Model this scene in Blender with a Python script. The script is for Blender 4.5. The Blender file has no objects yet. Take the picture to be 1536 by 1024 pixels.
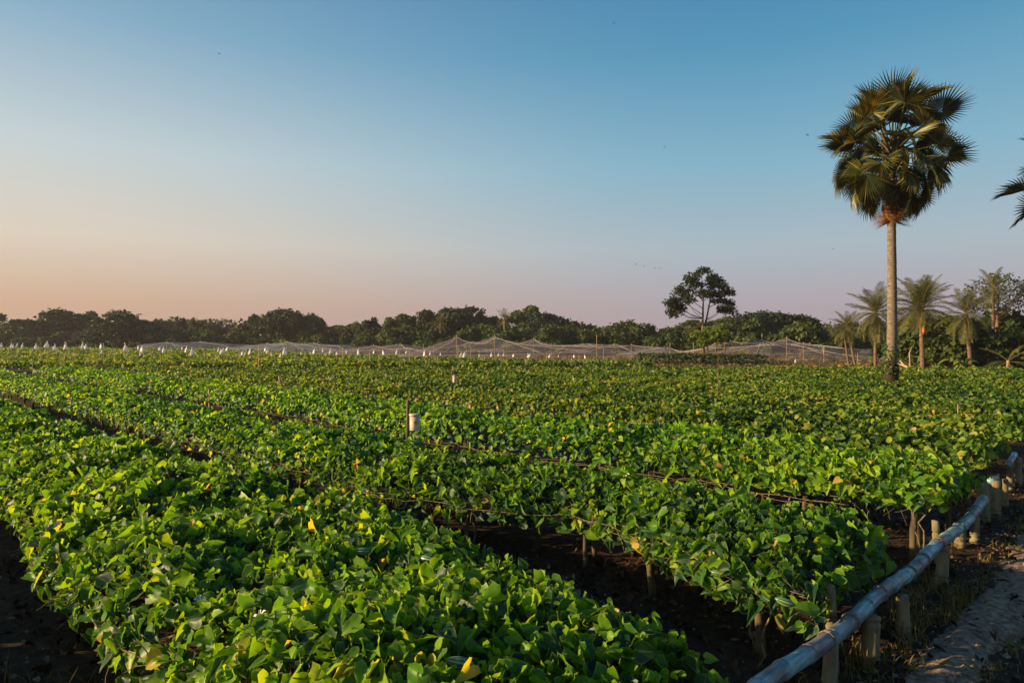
import bpy, math, random
import numpy as np
from mathutils import Vector, Matrix
random.seed(7)
RG = np.random.default_rng(11)
F = 1030.0
H = 1.6
C = bpy.context.scene.collection
HAZE = True
sc = bpy.context.scene

# ------------------------------------------------------------------ helpers
def at(px, py, Z):
    return Vector(((px-768)/F*Z, Z, H-(py-512)/F*Z))
def gz(px, Z):
    return Vector(((px-768)/F*Z, Z, 0.0))
ONES = ['zeroth','first','second','third','fourth','fifth','sixth','seventh','eighth','ninth','tenth','eleventh','twelfth','thirteenth','fourteenth','fifteenth','sixteenth','seventeenth','eighteenth','nineteenth']
TENS = {2:'twent',3:'thirt',4:'fort',5:'fift',6:'sixt',7:'sevent',8:'eight',9:'ninet'}
def ordw(n):
    if n < 20: return ONES[n]
    t, o = divmod(n, 10)
    return TENS[t]+'ieth' if o == 0 else TENS[t]+'y-'+ONES[o]
def tag(o, label=None, cat=None, group=None, kind=None):
    if label: o['label'] = label
    if cat: o['category'] = cat
    if group: o['group'] = group
    if kind: o['kind'] = kind
    return o
def empty(name, loc=(0,0,0), rz=0.0, scale=None):
    o = bpy.data.objects.new(name, None); C.objects.link(o)
    o.empty_display_size = 0.1
    o.location = loc; o.rotation_euler = (0,0,rz)
    if scale: o.scale = scale
    return o
def link(name, me, parent=None):
    o = bpy.data.objects.new(name, me); C.objects.link(o)
    if parent: o.parent = parent
    return o
def copy_tree(o):
    r = o.copy(); C.objects.link(r)
    for ch in list(o.children):
        c = ch.copy(); C.objects.link(c); c.parent = r
        for g in ch.children:
            d = g.copy(); C.objects.link(d); d.parent = c
    return r

class MB:
    """collects geometry blocks (uniform polygon size each)"""
    def __init__(s): s.V=[]; s.Fs=[]; s.M=[]; s.T=[]; s.R=[]; s.n=0
    def add(s, V, Fl, mat=0, tint=None, rim=None):
        V = np.asarray(V, dtype=np.float32).reshape(-1,3)
        for f in Fl:
            f = np.asarray(f, dtype=np.int64)
            if f.size: s.Fs.append(f+s.n); s.M.append(mat)
        s.V.append(V)
        s.T.append(np.full(len(V), 0.5, np.float32) if tint is None else np.asarray(tint, np.float32))
        s.R.append(np.full(len(V), .4, np.float32) if rim is None else np.asarray(rim, np.float32))
        s.n += len(V)
    def mesh(s, name, mats, smooth=True):
        me = bpy.data.meshes.new(name)
        if not s.V: return me
        V = np.concatenate(s.V)
        me.vertices.add(len(V)); me.vertices.foreach_set('co', V.ravel())
        tot = np.concatenate([np.full(len(f), f.shape[1]) for f in s.Fs]).astype(np.int32)
        idx = np.concatenate([f.ravel() for f in s.Fs]).astype(np.int32)
        mi = np.concatenate([np.full(len(f), m) for f, m in zip(s.Fs, s.M)]).astype(np.int32)
        me.loops.add(len(idx)); me.loops.foreach_set('vertex_index', idx)
        st = np.concatenate([[0], np.cumsum(tot)[:-1]]).astype(np.int32)
        me.polygons.add(len(tot)); me.polygons.foreach_set('loop_start', st); me.polygons.foreach_set('loop_total', tot)
        for m in mats: me.materials.append(m)
        me.polygons.foreach_set('material_index', mi)
        me.polygons.foreach_set('use_smooth', np.full(len(tot), smooth))
        a = me.attributes.new('tint', 'FLOAT', 'POINT'); a.data.foreach_set('value', np.concatenate(s.T))
        if any(x.any() for x in s.R):
            a = me.attributes.new('rim', 'FLOAT', 'POINT'); a.data.foreach_set('value', np.concatenate(s.R))
        me.update(calc_edges=True); me.validate()
        return me
    def build(s, name, mats, parent=None, smooth=True):
        if not isinstance(mats, (list, tuple)): mats = [mats]
        return link(name, s.mesh(name, mats, smooth), parent)

def tube(pts, rad, n=8, cap=True):
    pts = [Vector(p) for p in pts]; k = len(pts)
    if not hasattr(rad, '__len__'): rad = [rad]*k
    V = []; up = Vector((0,0,1)); prev = None
    for i, p in enumerate(pts):
        d = (pts[min(i+1,k-1)]-pts[max(i-1,0)])
        if d.length < 1e-9: d = Vector((0,0,1))
        d.normalize()
        if prev is None:
            a = d.cross(up)
            if a.length < .1: a = d.cross(Vector((1,0,0)))
            a.normalize()
        else:
            a = (prev-d*prev.dot(d)); a.normalize()
        prev = a; b = d.cross(a)
        for j in range(n):
            t = 2*math.pi*j/n
            V.append(p+(a*math.cos(t)+b*math.sin(t))*rad[i])
    Q = [(i*n+j, i*n+(j+1)%n, (i+1)*n+(j+1)%n, (i+1)*n+j) for i in range(k-1) for j in range(n)]
    out = [Q]; 
    if cap:
        out.append([tuple(range(n))[::-1]]); out.append([tuple((k-1)*n+j for j in range(n))])
    return np.array([tuple(v) for v in V]), out

def vnoise(x, y, seed=0):
    """smooth value noise in numpy, range -1..1"""
    xi = np.floor(x).astype(np.int64); yi = np.floor(y).astype(np.int64)
    fx = x-xi; fy = y-yi; fx = fx*fx*(3-2*fx); fy = fy*fy*(3-2*fy)
    def h(a, b):
        n = (a*374761393 + b*668265263 + seed*982451653) & 0x7fffffff
        n = ((n ^ (n >> 13))*1274126177) & 0x7fffffff
        return ((n ^ (n >> 16)) & 0xffff)/32767.5-1
    return (h(xi,yi)*(1-fx)+h(xi+1,yi)*fx)*(1-fy)+(h(xi,yi+1)*(1-fx)+h(xi+1,yi+1)*fx)*fy

# ------------------------------------------------------------------ materials
def mat(name):
    m = bpy.data.materials.new(name); m.use_nodes = True
    nt = m.node_tree; nt.nodes.clear()
    return m, nt, nt.nodes, nt.links
def ramp(N, stops, interp='LINEAR'):
    r = N.new('ShaderNodeValToRGB'); r.color_ramp.interpolation = interp
    e = r.color_ramp.elements
    while len(e) < len(stops): e.new(0.5)
    for i, (p, c) in enumerate(stops):
        e[i].position = p; e[i].color = (*c, 1)
    return r
def leaf_mat(name, stops, trans=0.35, rough=0.5, spec=0.35, tmul=(1.5,1.5,.5), vein_rimlight=0.0):
    m, nt, N, L = mat(name)
    at_ = N.new('ShaderNodeAttribute'); at_.attribute_name = 'tint'
    r = ramp(N, stops); L.new(at_.outputs['Fac'], r.inputs[0])
    tc = N.new('ShaderNodeTexCoord'); no = N.new('ShaderNodeTexNoise'); no.inputs['Scale'].default_value = 60 if vein_rimlight else 1.2
    no.inputs['Detail'].default_value = 3
    L.new(tc.outputs['Object'], no.inputs['Vector'])
    mr = N.new('ShaderNodeMapRange'); mr.inputs['To Min'].default_value = .7; mr.inputs['To Max'].default_value = 1.3
    L.new(no.outputs['Fac'], mr.inputs[0])
    base = r.outputs[0]
    if vein_rimlight:      # pale midrib of the gourd leaf, and a rim highlight painted on its margin
        ra = N.new('ShaderNodeAttribute'); ra.attribute_name='rim'
        rv = ramp(N, [(0,(.55,.55,.55)),(.06,(0,0,0)),(.80,(0,0,0)),(1,(.75,.75,.75))]); L.new(ra.outputs['Fac'], rv.inputs[0])
        hs = N.new('ShaderNodeMath'); hs.operation='MULTIPLY'; hs.inputs[1].default_value=.55; L.new(rv.outputs[0], hs.inputs[0])
        pm = N.new('ShaderNodeMix'); pm.data_type='RGBA'; L.new(hs.outputs[0], pm.inputs[0]); L.new(r.outputs[0], pm.inputs[6]); pm.inputs[7].default_value=(.34,.40,.12,1); base = pm.outputs[2]
    mx = N.new('ShaderNodeVectorMath'); mx.operation = 'SCALE'
    L.new(base, mx.inputs[0]); L.new(mr.outputs[0], mx.inputs['Scale'])
    p = N.new('ShaderNodeBsdfPrincipled'); p.inputs['Roughness'].default_value = rough
    p.inputs['Specular IOR Level'].default_value = spec
    L.new(mx.outputs[0], p.inputs['Base Color'])
    t = N.new('ShaderNodeBsdfTranslucent')
    tm = N.new('ShaderNodeVectorMath'); tm.operation = 'MULTIPLY'; tm.inputs[1].default_value = tmul
    L.new(mx.outputs[0], tm.inputs[0]); L.new(tm.outputs[0], t.inputs['Color'])
    mi = N.new('ShaderNodeMixShader'); mi.inputs[0].default_value = trans
    L.new(p.outputs[0], mi.inputs[1]); L.new(t.outputs[0], mi.inputs[2])
    o = N.new('ShaderNodeOutputMaterial'); L.new(mi.outputs[0], o.inputs[0])
    return m
def bark_mat(name, c1, c2, scale=8, rough=.85, stretch=(1,1,1), bump=.4, spec=.2, thr=(.35,.65)):
    m, nt, N, L = mat(name)
    tc = N.new('ShaderNodeTexCoord'); mp = N.new('ShaderNodeMapping'); mp.inputs['Scale'].default_value = stretch
    L.new(tc.outputs['Object'], mp.inputs[0])
    no = N.new('ShaderNodeTexNoise'); no.inputs['Scale'].default_value = scale; no.inputs['Detail'].default_value = 6; no.inputs['Roughness'].default_value=.65
    L.new(mp.outputs[0], no.inputs['Vector'])
    r = ramp(N, [(thr[0], c1), (thr[1], c2)]); L.new(no.outputs['Fac'], r.inputs[0])
    p = N.new('ShaderNodeBsdfPrincipled'); p.inputs['Roughness'].default_value = rough; p.inputs['Specular IOR Level'].default_value = spec
    L.new(r.outputs[0], p.inputs['Base Color'])
    b = N.new('ShaderNodeBump'); b.inputs['Strength'].default_value = bump; b.inputs['Distance'].default_value = .01
    L.new(no.outputs['Fac'], b.inputs['Height']); L.new(b.outputs[0], p.inputs['Normal'])
    o = N.new('ShaderNodeOutputMaterial'); L.new(p.outputs[0], o.inputs[0])
    return m

def rail_mat():
    m, nt, N, L = mat('weathered_bamboo_rail')
    tc = N.new('ShaderNodeTexCoord'); mp = N.new('ShaderNodeMapping'); mp.inputs['Rotation'].default_value=(0,0,math.radians(-46)); mp.inputs['Scale'].default_value=(1,1,1)
    L.new(tc.outputs['Object'], mp.inputs[0])
    m2 = N.new('ShaderNodeMapping'); m2.inputs['Scale'].default_value=(.12,1,1); L.new(mp.outputs[0], m2.inputs[0])
    fi = N.new('ShaderNodeTexNoise'); fi.inputs['Scale'].default_value=70; fi.inputs['Detail'].default_value=5; L.new(m2.outputs[0], fi.inputs['Vector'])
    bi = N.new('ShaderNodeTexNoise'); bi.inputs['Scale'].default_value=3.2; bi.inputs['Detail'].default_value=5; L.new(tc.outputs['Object'], bi.inputs['Vector'])
    r1 = ramp(N, [(.3,(.08,.16,.16)),(.5,(.17,.33,.33)),(.7,(.36,.50,.48))]); L.new(fi.outputs['Fac'], r1.inputs[0])
    r2 = ramp(N, [(.3,(.06,.055,.055)),(.55,(.14,.135,.14)),(.75,(.28,.27,.25))]); L.new(fi.outputs['Fac'], r2.inputs[0])
    rm = ramp(N, [(.44,(0,0,0)),(.58,(1,1,1))]); L.new(bi.outputs['Fac'], rm.inputs[0])
    mx = N.new('ShaderNodeMix'); mx.data_type='RGBA'; L.new(rm.outputs[0], mx.inputs[0]); L.new(r1.outputs[0], mx.inputs[6]); L.new(r2.outputs[0], mx.inputs[7])
    p = N.new('ShaderNodeBsdfPrincipled'); p.inputs['Roughness'].default_value=.42; L.new(mx.outputs[2], p.inputs['Base Color'])
    b = N.new('ShaderNodeBump'); b.inputs['Strength'].default_value=.5; b.inputs['Distance'].default_value=.004; L.new(fi.outputs['Fac'], b.inputs['Height']); L.new(b.outputs[0], p.inputs['Normal'])
    o = N.new('ShaderNodeOutputMaterial'); L.new(p.outputs[0], o.inputs[0]); return m
M = {}
M['vine'] = leaf_mat('vine_leaf', [(0,(.010,.042,.024)),(.28,(.022,.080,.024)),(.6,(.085,.225,.014)),(.87,(.23,.38,.014)),(.95,(.40,.36,.04)),(1,(.55,.34,.12))], .46, .45, .3, (2.2,1.8,.3), vein_rimlight=1)
M['vinefar'] = leaf_mat('vine_leaf_far', [(0,(.010,.034,.014)),(.3,(.030,.078,.014)),(.6,(.095,.19,.014)),(.85,(.21,.28,.02)),(.94,(.36,.26,.06)),(1,(.55,.34,.16))], .42, .5, .3, (2.0,1.6,.35))
M['tree'] = leaf_mat('tree_leaf', [(0,(.012,.024,.012)),(.5,(.028,.046,.015)),(1,(.075,.088,.022))], .2, .6, .2, (1.4,1.3,.5))
M['treelight'] = leaf_mat('pale_tree_leaf', [(0,(.03,.055,.018)),(.5,(.06,.09,.022)),(1,(.13,.14,.035))], .3, .6, .2, (1.5,1.3,.5))
M['bush'] = leaf_mat('bush_leaf', [(0,(.018,.036,.013)),(.5,(.045,.075,.017)),(1,(.11,.14,.03))], .3, .6, .2, (1.5,1.3,.4))
M['banana'] = leaf_mat('banana_leaf', [(0,(.07,.14,.02)),(1,(.26,.32,.05))], .4, .5, .3)
M['fan'] = leaf_mat('fan_palm_leaf', [(0,(.018,.034,.018)),(.5,(.062,.078,.020)),(1,(.26,.20,.025))], .28, .42, .45, (2.2,1.5,.2))
M['deadfan'] = leaf_mat('dead_palm_leaf', [(0,(.07,.028,.010)),(1,(.30,.13,.045))], .2, .8, .1, (1.3,1,.6))
M['date'] = leaf_mat('date_palm_leaf', [(0,(.045,.070,.024)),(.5,(.09,.10,.028)),(1,(.22,.18,.04))], .25, .55, .3, (1.6,1.3,.4))
M['grass'] = leaf_mat('dry_grass', [(0,(.05,.075,.012)),(.5,(.15,.12,.03)),(1,(.30,.20,.07))], .3, .7, .15, (1.2,1,.7))
M['litter'] = leaf_mat('dead_leaf', [(0,(.020,.010,.006)),(.6,(.055,.028,.014)),(.9,(.10,.055,.03)),(1,(.24,.17,.12))], .05, .85, .1, (1,1,1))
M['stem'] = bark_mat('dry_vine_stem', (.07,.055,.025), (.24,.19,.10), 40)
M['gstem'] = bark_mat('green_vine_stem', (.06,.14,.02), (.18,.25,.05), 40)
M['stake'] = bark_mat('old_bamboo_stake', (.045,.035,.02), (.14,.11,.06), 12, stretch=(1,1,.2))
M['stake_pale'] = bark_mat('pale_bamboo_stake', (.28,.19,.09), (.50,.36,.20), 12, stretch=(1,1,.2))
M['post'] = bark_mat('bamboo_post_skin', (.10,.085,.04), (.26,.22,.13), 14, stretch=(1,1,.25))
M['rail'] = rail_mat()
M['twine'] = bark_mat('twine_cord', (.12,.10,.06), (.28,.24,.17), 50)
M['trunk'] = bark_mat('tree_bark', (.07,.045,.028), (.20,.13,.075), 10, stretch=(1,1,.3))
M['palmtrunk'] = bark_mat('fan_palm_bark', (.07,.055,.042), (.25,.20,.145), 9, stretch=(1,1,5))
M['datetrunk'] = bark_mat('date_palm_bark', (.07,.045,.03), (.22,.14,.08), 9, stretch=(1,1,4))
M['freshcut'] = bark_mat('fresh_cut_palm_wood', (.50,.12,.03), (.75,.27,.08), 9)
M['mosstrunk'] = bark_mat('dark_palm_base', (.014,.012,.008), (.05,.035,.02), 12, stretch=(1,1,3))
M['net_rope'] = bark_mat('pale_net_rope', (.34,.29,.27), (.52,.45,.41), 10)
M['petiole'] = bark_mat('palm_petiole', (.03,.04,.012), (.09,.10,.03), 12)
M['flower'] = bark_mat('white_petal', (.7,.65,.55), (.85,.8,.7), 20)
M['bird'] = bark_mat('bird_feather', (.012,.012,.014), (.03,.03,.03), 10)

def gourd_mat():
    m, nt, N, L = mat('striped_gourd_skin')
    tc = N.new('ShaderNodeTexCoord'); g = N.new('ShaderNodeTexGradient'); g.gradient_type='RADIAL'
    mp = N.new('ShaderNodeMapping'); mp.inputs['Rotation'].default_value=(0,math.radians(90),0)
    L.new(tc.outputs['Object'], mp.inputs[0]); L.new(mp.outputs[0], g.inputs[0])
    mu = N.new('ShaderNodeMath'); mu.operation='MULTIPLY'; mu.inputs[1].default_value=8*2*math.pi; L.new(g.outputs['Fac'], mu.inputs[0])
    si = N.new('ShaderNodeMath'); si.operation='SINE'; L.new(mu.outputs[0], si.inputs[0])
    r = ramp(N, [(.3,(.03,.10,.03)),(.6,(.22,.32,.14))]); L.new(si.outputs[0], r.inputs[0])
    p = N.new('ShaderNodeBsdfPrincipled'); p.inputs['Roughness'].default_value=.35; L.new(r.outputs[0], p.inputs['Base Color'])
    o = N.new('ShaderNodeOutputMaterial'); L.new(p.outputs[0], o.inputs[0]); return m
M['gourd'] = gourd_mat()
def plastic(name, col, trans=.0, rough=.5, spec=.4):
    m, nt, N, L = mat(name)
    p = N.new('ShaderNodeBsdfPrincipled'); p.inputs['Roughness'].default_value=rough; p.inputs['Specular IOR Level'].default_value=spec
    tc = N.new('ShaderNodeTexCoord'); no = N.new('ShaderNodeTexNoise'); no.inputs['Scale'].default_value=9; no.inputs['Detail'].default_value=4
    L.new(tc.outputs['Object'], no.inputs['Vector'])
    r = ramp(N, [(.3,tuple(c*.82 for c in col)),(.65,col)]); L.new(no.outputs['Fac'], r.inputs[0]); L.new(r.outputs[0], p.inputs['Base Color'])
    o = N.new('ShaderNodeOutputMaterial')
    if trans:
        t = N.new('ShaderNodeBsdfTranslucent'); L.new(r.outputs[0], t.inputs[0])
        mi = N.new('ShaderNodeMixShader'); mi.inputs[0].default_value=trans
        L.new(p.outputs[0], mi.inputs[1]); L.new(t.outputs[0], mi.inputs[2]); L.new(mi.outputs[0], o.inputs[0])
    else: L.new(p.outputs[0], o.inputs[0])
    return m
M['bag'] = plastic('thin_white_plastic', (.88,.86,.84), .4)
M['bucket'] = plastic('cream_plastic', (.66,.54,.44), .15)
M['yellow'] = plastic('yellow_print', (.62,.33,.01))
def net_mat(name, alpha, col):
    m, nt, N, L = mat(name)
    tc = N.new('ShaderNodeTexCoord'); no = N.new('ShaderNodeTexNoise'); no.inputs['Scale'].default_value=.9; no.inputs['Detail'].default_value=5
    mp = N.new('ShaderNodeMapping'); mp.inputs['Scale'].default_value=(.5,1,3); L.new(tc.outputs['Object'], mp.inputs[0]); L.new(mp.outputs[0], no.inputs['Vector'])
    mr = N.new('ShaderNodeMapRange'); mr.inputs['From Min'].default_value=.35; mr.inputs['From Max'].default_value=.7
    mr.inputs['To Min'].default_value=alpha*.55; mr.inputs['To Max'].default_value=alpha*1.5; L.new(no.outputs['Fac'], mr.inputs[0])
    d = N.new('ShaderNodeBsdfDiffuse'); d.inputs[0].default_value=(*col,1)
    tl = N.new('ShaderNodeBsdfTranslucent'); tl.inputs[0].default_value=(*col,1)
    a = N.new('ShaderNodeMixShader'); a.inputs[0].default_value=.4; L.new(d.outputs[0],a.inputs[1]); L.new(tl.outputs[0],a.inputs[2])
    t = N.new('ShaderNodeBsdfTransparent')
    mi = N.new('ShaderNodeMixShader'); L.new(mr.outputs[0], mi.inputs[0]); L.new(t.outputs[0], mi.inputs[1]); L.new(a.outputs[0], mi.inputs[2])
    o = N.new('ShaderNodeOutputMaterial'); L.new(mi.outputs[0], o.inputs[0]); return m
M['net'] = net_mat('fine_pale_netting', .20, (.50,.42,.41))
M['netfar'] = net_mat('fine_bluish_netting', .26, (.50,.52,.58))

def ground_mat():
    m, nt, N, L = mat('soil_and_grass')
    tc = N.new('ShaderNodeTexCoord')
    n1 = N.new('ShaderNodeTexNoise'); n1.inputs['Scale'].default_value=14; n1.inputs['Detail'].default_value=8; n1.inputs['Roughness'].default_value=.7
    L.new(tc.outputs['Object'], n1.inputs['Vector'])
    soil = ramp(N, [(.3,(.018,.013,.008)),(.55,(.050,.034,.021)),(.78,(.12,.085,.056))]); L.new(n1.outputs['Fac'], soil.inputs[0])
    n2 = N.new('ShaderNodeTexNoise'); n2.inputs['Scale'].default_value=.35; n2.inputs['Detail'].default_value=8; L.new(tc.outputs['Object'], n2.inputs['Vector'])
    gr = ramp(N, [(.35,(.035,.06,.012)),(.5,(.10,.085,.03)),(.68,(.28,.20,.13))]); L.new(n2.outputs['Fac'], gr.inputs[0])
    sx = N.new('ShaderNodeSeparateXYZ'); L.new(tc.outputs['Object'], sx.inputs[0])
    mr = N.new('ShaderNodeMapRange'); mr.inputs['From Min'].default_value=24; mr.inputs['From Max'].default_value=30; L.new(sx.outputs['Y'], mr.inputs[0])
    mx = N.new('ShaderNodeMix'); mx.data_type='RGBA'; L.new(mr.outputs[0], mx.inputs[0]); L.new(soil.outputs[0], mx.inputs[6]); L.new(gr.outputs[0], mx.inputs[7])
    p = N.new('ShaderNodeBsdfPrincipled'); p.inputs['Roughness'].default_value=.95; p.inputs['Specular IOR Level'].default_value=.1
    L.new(mx.outputs[2], p.inputs['Base Color'])
    b = N.new('ShaderNodeBump'); b.inputs['Strength'].default_value=.8; b.inputs['Distance'].default_value=.02; L.new(n1.outputs['Fac'], b.inputs['Height']); L.new(b.outputs[0], p.inputs['Normal'])
    o = N.new('ShaderNodeOutputMaterial'); L.new(p.outputs[0], o.inputs[0]); return m
M['ground'] = ground_mat()
M['path'] = bark_mat('trodden_earth', (.09,.062,.038), (.34,.25,.16), 26, rough=.9, bump=.45, spec=.1)

# ------------------------------------------------------------------ world and sun
SUN_EL, SUN_AZ = math.radians(16), math.radians(-98)     # azimuth from +Y, clockwise positive
w = bpy.data.worlds.new('World'); sc.world = w; w.use_nodes = True
nt = w.node_tree; N = nt.nodes; L = nt.links; N.clear()
sky = N.new('ShaderNodeTexSky'); sky.sky_type='NISHITA'; sky.sun_disc=False
sky.sun_elevation = SUN_EL; sky.sun_rotation = SUN_AZ % (2*math.pi); sky.dust_density=2.5; sky.air_density=1.2
bg1 = N.new('ShaderNodeBackground'); bg1.inputs[1].default_value=.045; L.new(sky.outputs[0], bg1.inputs[0])
tc = N.new('ShaderNodeTexCoord'); sx = N.new('ShaderNodeSeparateXYZ'); L.new(tc.outputs['Generated'], sx.inputs[0])
def s2l(c): return tuple(((v/255)/12.92 if v/255 <= .04045 else (((v/255)+.055)/1.055)**2.4) for v in c)
rr = ramp(N, [(0,s2l((168,150,160))),(.05,s2l((172,162,172))),(.13,s2l((166,181,192))),(.24,s2l((128,176,198))),(.38,s2l((80,148,184))),(.55,s2l((48,110,165))),(1,s2l((36,80,140)))])
rl = ramp(N, [(0,s2l((188,150,134))),(.05,s2l((206,170,144))),(.13,s2l((220,205,188))),(.24,s2l((198,208,210))),(.38,s2l((136,174,198))),(.55,s2l((80,128,170))),(1,s2l((50,95,150)))])
for r in (rr, rl): L.new(sx.outputs['Z'], r.inputs[0])
mr = N.new('ShaderNodeMapRange'); mr.interpolation_type='SMOOTHSTEP'; mr.inputs['From Min'].default_value=.35; mr.inputs['From Max'].default_value=-.68
L.new(sx.outputs['X'], mr.inputs[0])
mx = N.new('ShaderNodeMix'); mx.data_type='RGBA'; L.new(mr.outputs[0], mx.inputs[0]); L.new(rr.outputs[0], mx.inputs[6]); L.new(rl.outputs[0], mx.inputs[7])
bg2 = N.new('ShaderNodeBackground'); bg2.inputs[1].default_value=.565; L.new(mx.outputs[2], bg2.inputs[0])
ms = N.new('ShaderNodeMixShader'); ms.inputs[0].default_value=.85; L.new(bg1.outputs[0], ms.inputs[1]); L.new(bg2.outputs[0], ms.inputs[2])
wo = N.new('ShaderNodeOutputWorld'); L.new(ms.outputs[0], wo.inputs[0])
sl = bpy.data.lights.new('sun','SUN'); sl.energy=5.0; sl.angle=math.radians(.6); sl.color=(1,.72,.38)
so = bpy.data.objects.new('sun', sl); C.objects.link(so)
sd = Vector((math.sin(SUN_AZ)*math.cos(SUN_EL), math.cos(SUN_AZ)*math.cos(SUN_EL), math.sin(SUN_EL)))
so.rotation_euler = sd.to_track_quat('Z','Y').to_euler(); so.location = (-20,0,20)

cam = bpy.data.cameras.new('camera'); co = bpy.data.objects.new('camera', cam); C.objects.link(co)
co.location=(0,0,H); co.rotation_euler=(math.radians(90),0,0); cam.sensor_width=36; cam.lens=36*F/1536; cam.clip_start=.05; cam.clip_end=3000
sc.camera = co
vs = sc.view_settings; vs.view_transform='Standard'; vs.look='None'; vs.gamma=1; vs.exposure=.98

# ------------------------------------------------------------------ ground, path
def to_w(s, w_):   # field frame: s across the beds, w along them
    return (.997+.69*s-.70*w_, 2.62+.725*s+.71*w_)
mb = MB()
xs = np.concatenate([[-1600,-300,-80,-20], np.linspace(-6,9,76), [20,80,300,1600]]); ys = np.concatenate([[-300,-60,-10,0], np.linspace(1,11,51), [20,80,260,1700]])
gx, gy = np.meshgrid(xs, ys); near = (gx>-5.9)&(gx<8.9)&(gy>1.05)&(gy<10.9)
gzv = np.where(near, .018*vnoise(gx*1.8,gy*1.8,3)+.010*vnoise(gx*4.5,gy*4.5,4)-.01, 0)
nx, ny = len(xs), len(ys)
idx = np.arange(nx*ny).reshape(ny,nx)
Q = np.stack([idx[:-1,:-1],idx[:-1,1:],idx[1:,1:],idx[1:,:-1]],-1).reshape(-1,4)
mb.add(np.stack([gx,gy,gzv],-1), [Q]); tag(mb.build('ground', M['ground']), 'dark brown soil under the vine beds, grassy farther out', 'ground', kind='structure')
mb = MB(); ss = np.linspace(-3,14,240); cr = np.linspace(-1,1,15)
S, K = np.meshgrid(ss, cr, indexing='ij')
hw = .145+.04*vnoise(S*1.3,S*0,5)+.02*vnoise(S*6,K*2,7)
Wp = -.34+.05*vnoise(S*.7,S*0+3,9)+K*hw
Zp = -.015+.04*(1-np.abs(K)**2.2)+.012*vnoise(S*7,K*3,8)+.006*vnoise(S*19,K*8,18)
X, Y = to_w(S, Wp); idx = np.arange(S.size).reshape(S.shape)
mb.add(np.stack([X,Y,Zp],-1), [np.stack([idx[:-1,:-1],idx[1:,:-1],idx[1:,1:],idx[:-1,1:]],-1).reshape(-1,4)])
tag(mb.build('path', M['path']), 'narrow trodden earth path beside the bamboo rail', 'path', kind='structure')

# ------------------------------------------------------------------ leaf templates
def leaf_hi():
    n=8
    mid=np.array([0,.10,.24,.40,.56,.72,.87,1.0])
    ed=np.array([(-.13,.13),(-.17,.30),(-.05,.45),(.15,.52),(.36,.46),(.57,.33),(.79,.17)])
    rip=[.02,.06,-.02,.05,-.03,.03,0]
    V=[(mid[i],0,-.03) for i in range(n)]
    for sg in (1,-1):
        for c in (.5,1.0):
            for i in range(n-1):
                x=mid[i]*(1-c)+ed[i][0]*c; y=ed[i][1]*c*sg
                V.append((x,y,.42*abs(y)*c+(rip[i] if c==1 else 0)))
    V=np.array(V); V[:,2]-=.34*V[:,0]**2
    Qs=[];T=[]
    for k,sg in enumerate((1,-1)):
        a=n+k*2*(n-1); b=a+n-1
        for i in range(n-2):
            q=[(i,i+1,a+i+1,a+i),(a+i,a+i+1,b+i+1,b+i)]
            Qs+=q if sg==1 else [t[::-1] for t in q]
        t=[(n-2,n-1,a+n-2),(a+n-2,n-1,b+n-2)]; T+=t if sg==1 else [z[::-1] for z in t]
    return V,np.array(Qs),np.array(T)
def leaf_mid():
    V=np.array([(0,0,0),(.35,0,0),(.7,0,-.08),(1,0,-.24),(-.12,.26,.12),(.22,.48,.20),(.65,.30,.04),(-.12,-.26,.12),(.22,-.48,.2),(.65,-.30,.04)])
    return V, np.array([(0,1,5,4),(1,2,6,5),(1,0,7,8),(2,1,8,9)]), np.array([(2,3,6),(3,2,9)])
def leaf_low():
    V=np.array([(0,0,0),(.3,.45,.16),(1,0,-.12),(.3,-.45,.16)])
    return V, np.zeros((0,4),int), np.array([(0,2,1),(0,3,2)])
LH, LM, LL = leaf_hi(), leaf_mid(), leaf_low()
RIM={36:np.array([.0]*8+([.3]*7+[1.0]*7)*2,dtype=np.float32)}   # 0 on the midrib, 1 on the leaf margin
assert len(LH[0])==36
def scatter(mb, tpl, P, Nrm, yaw, size, tint, fold=None, mi=0, aspect=None):
    """place a template at every point with the given normals"""
    n = len(P)
    if not n: return
    T, Qs, Ts = tpl; m = len(T)
    Nn = Nrm/np.linalg.norm(Nrm,axis=1,keepdims=True)
    a = np.stack([np.cos(yaw),np.sin(yaw),np.zeros(n)],1)
    a -= Nn*np.sum(a*Nn,1,keepdims=True); a /= np.maximum(np.linalg.norm(a,axis=1,keepdims=True),1e-6)
    b = np.cross(Nn,a)
    tx = T[None,:,0]*size[:,None]; ty=T[None,:,1]*size[:,None]; tz=T[None,:,2]*size[:,None]
    if aspect is not None: ty = ty*aspect[:,None]
    if fold is not None: tz = tz*fold[:,None]
    V = P[:,None,:]+tx[...,None]*a[:,None,:]+ty[...,None]*b[:,None,:]+tz[...,None]*Nn[:,None,:]
    off = (np.arange(n)*m)[:,None,None]
    Fl=[]
    if len(Qs): Fl.append((Qs[None]+off).reshape(-1,4))
    if len(Ts): Fl.append((Ts[None]+off).reshape(-1,3))
    mb.add(V.reshape(-1,3), Fl, mi, np.repeat(tint,m), np.tile(RIM[m],n) if m in RIM else None)

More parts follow.
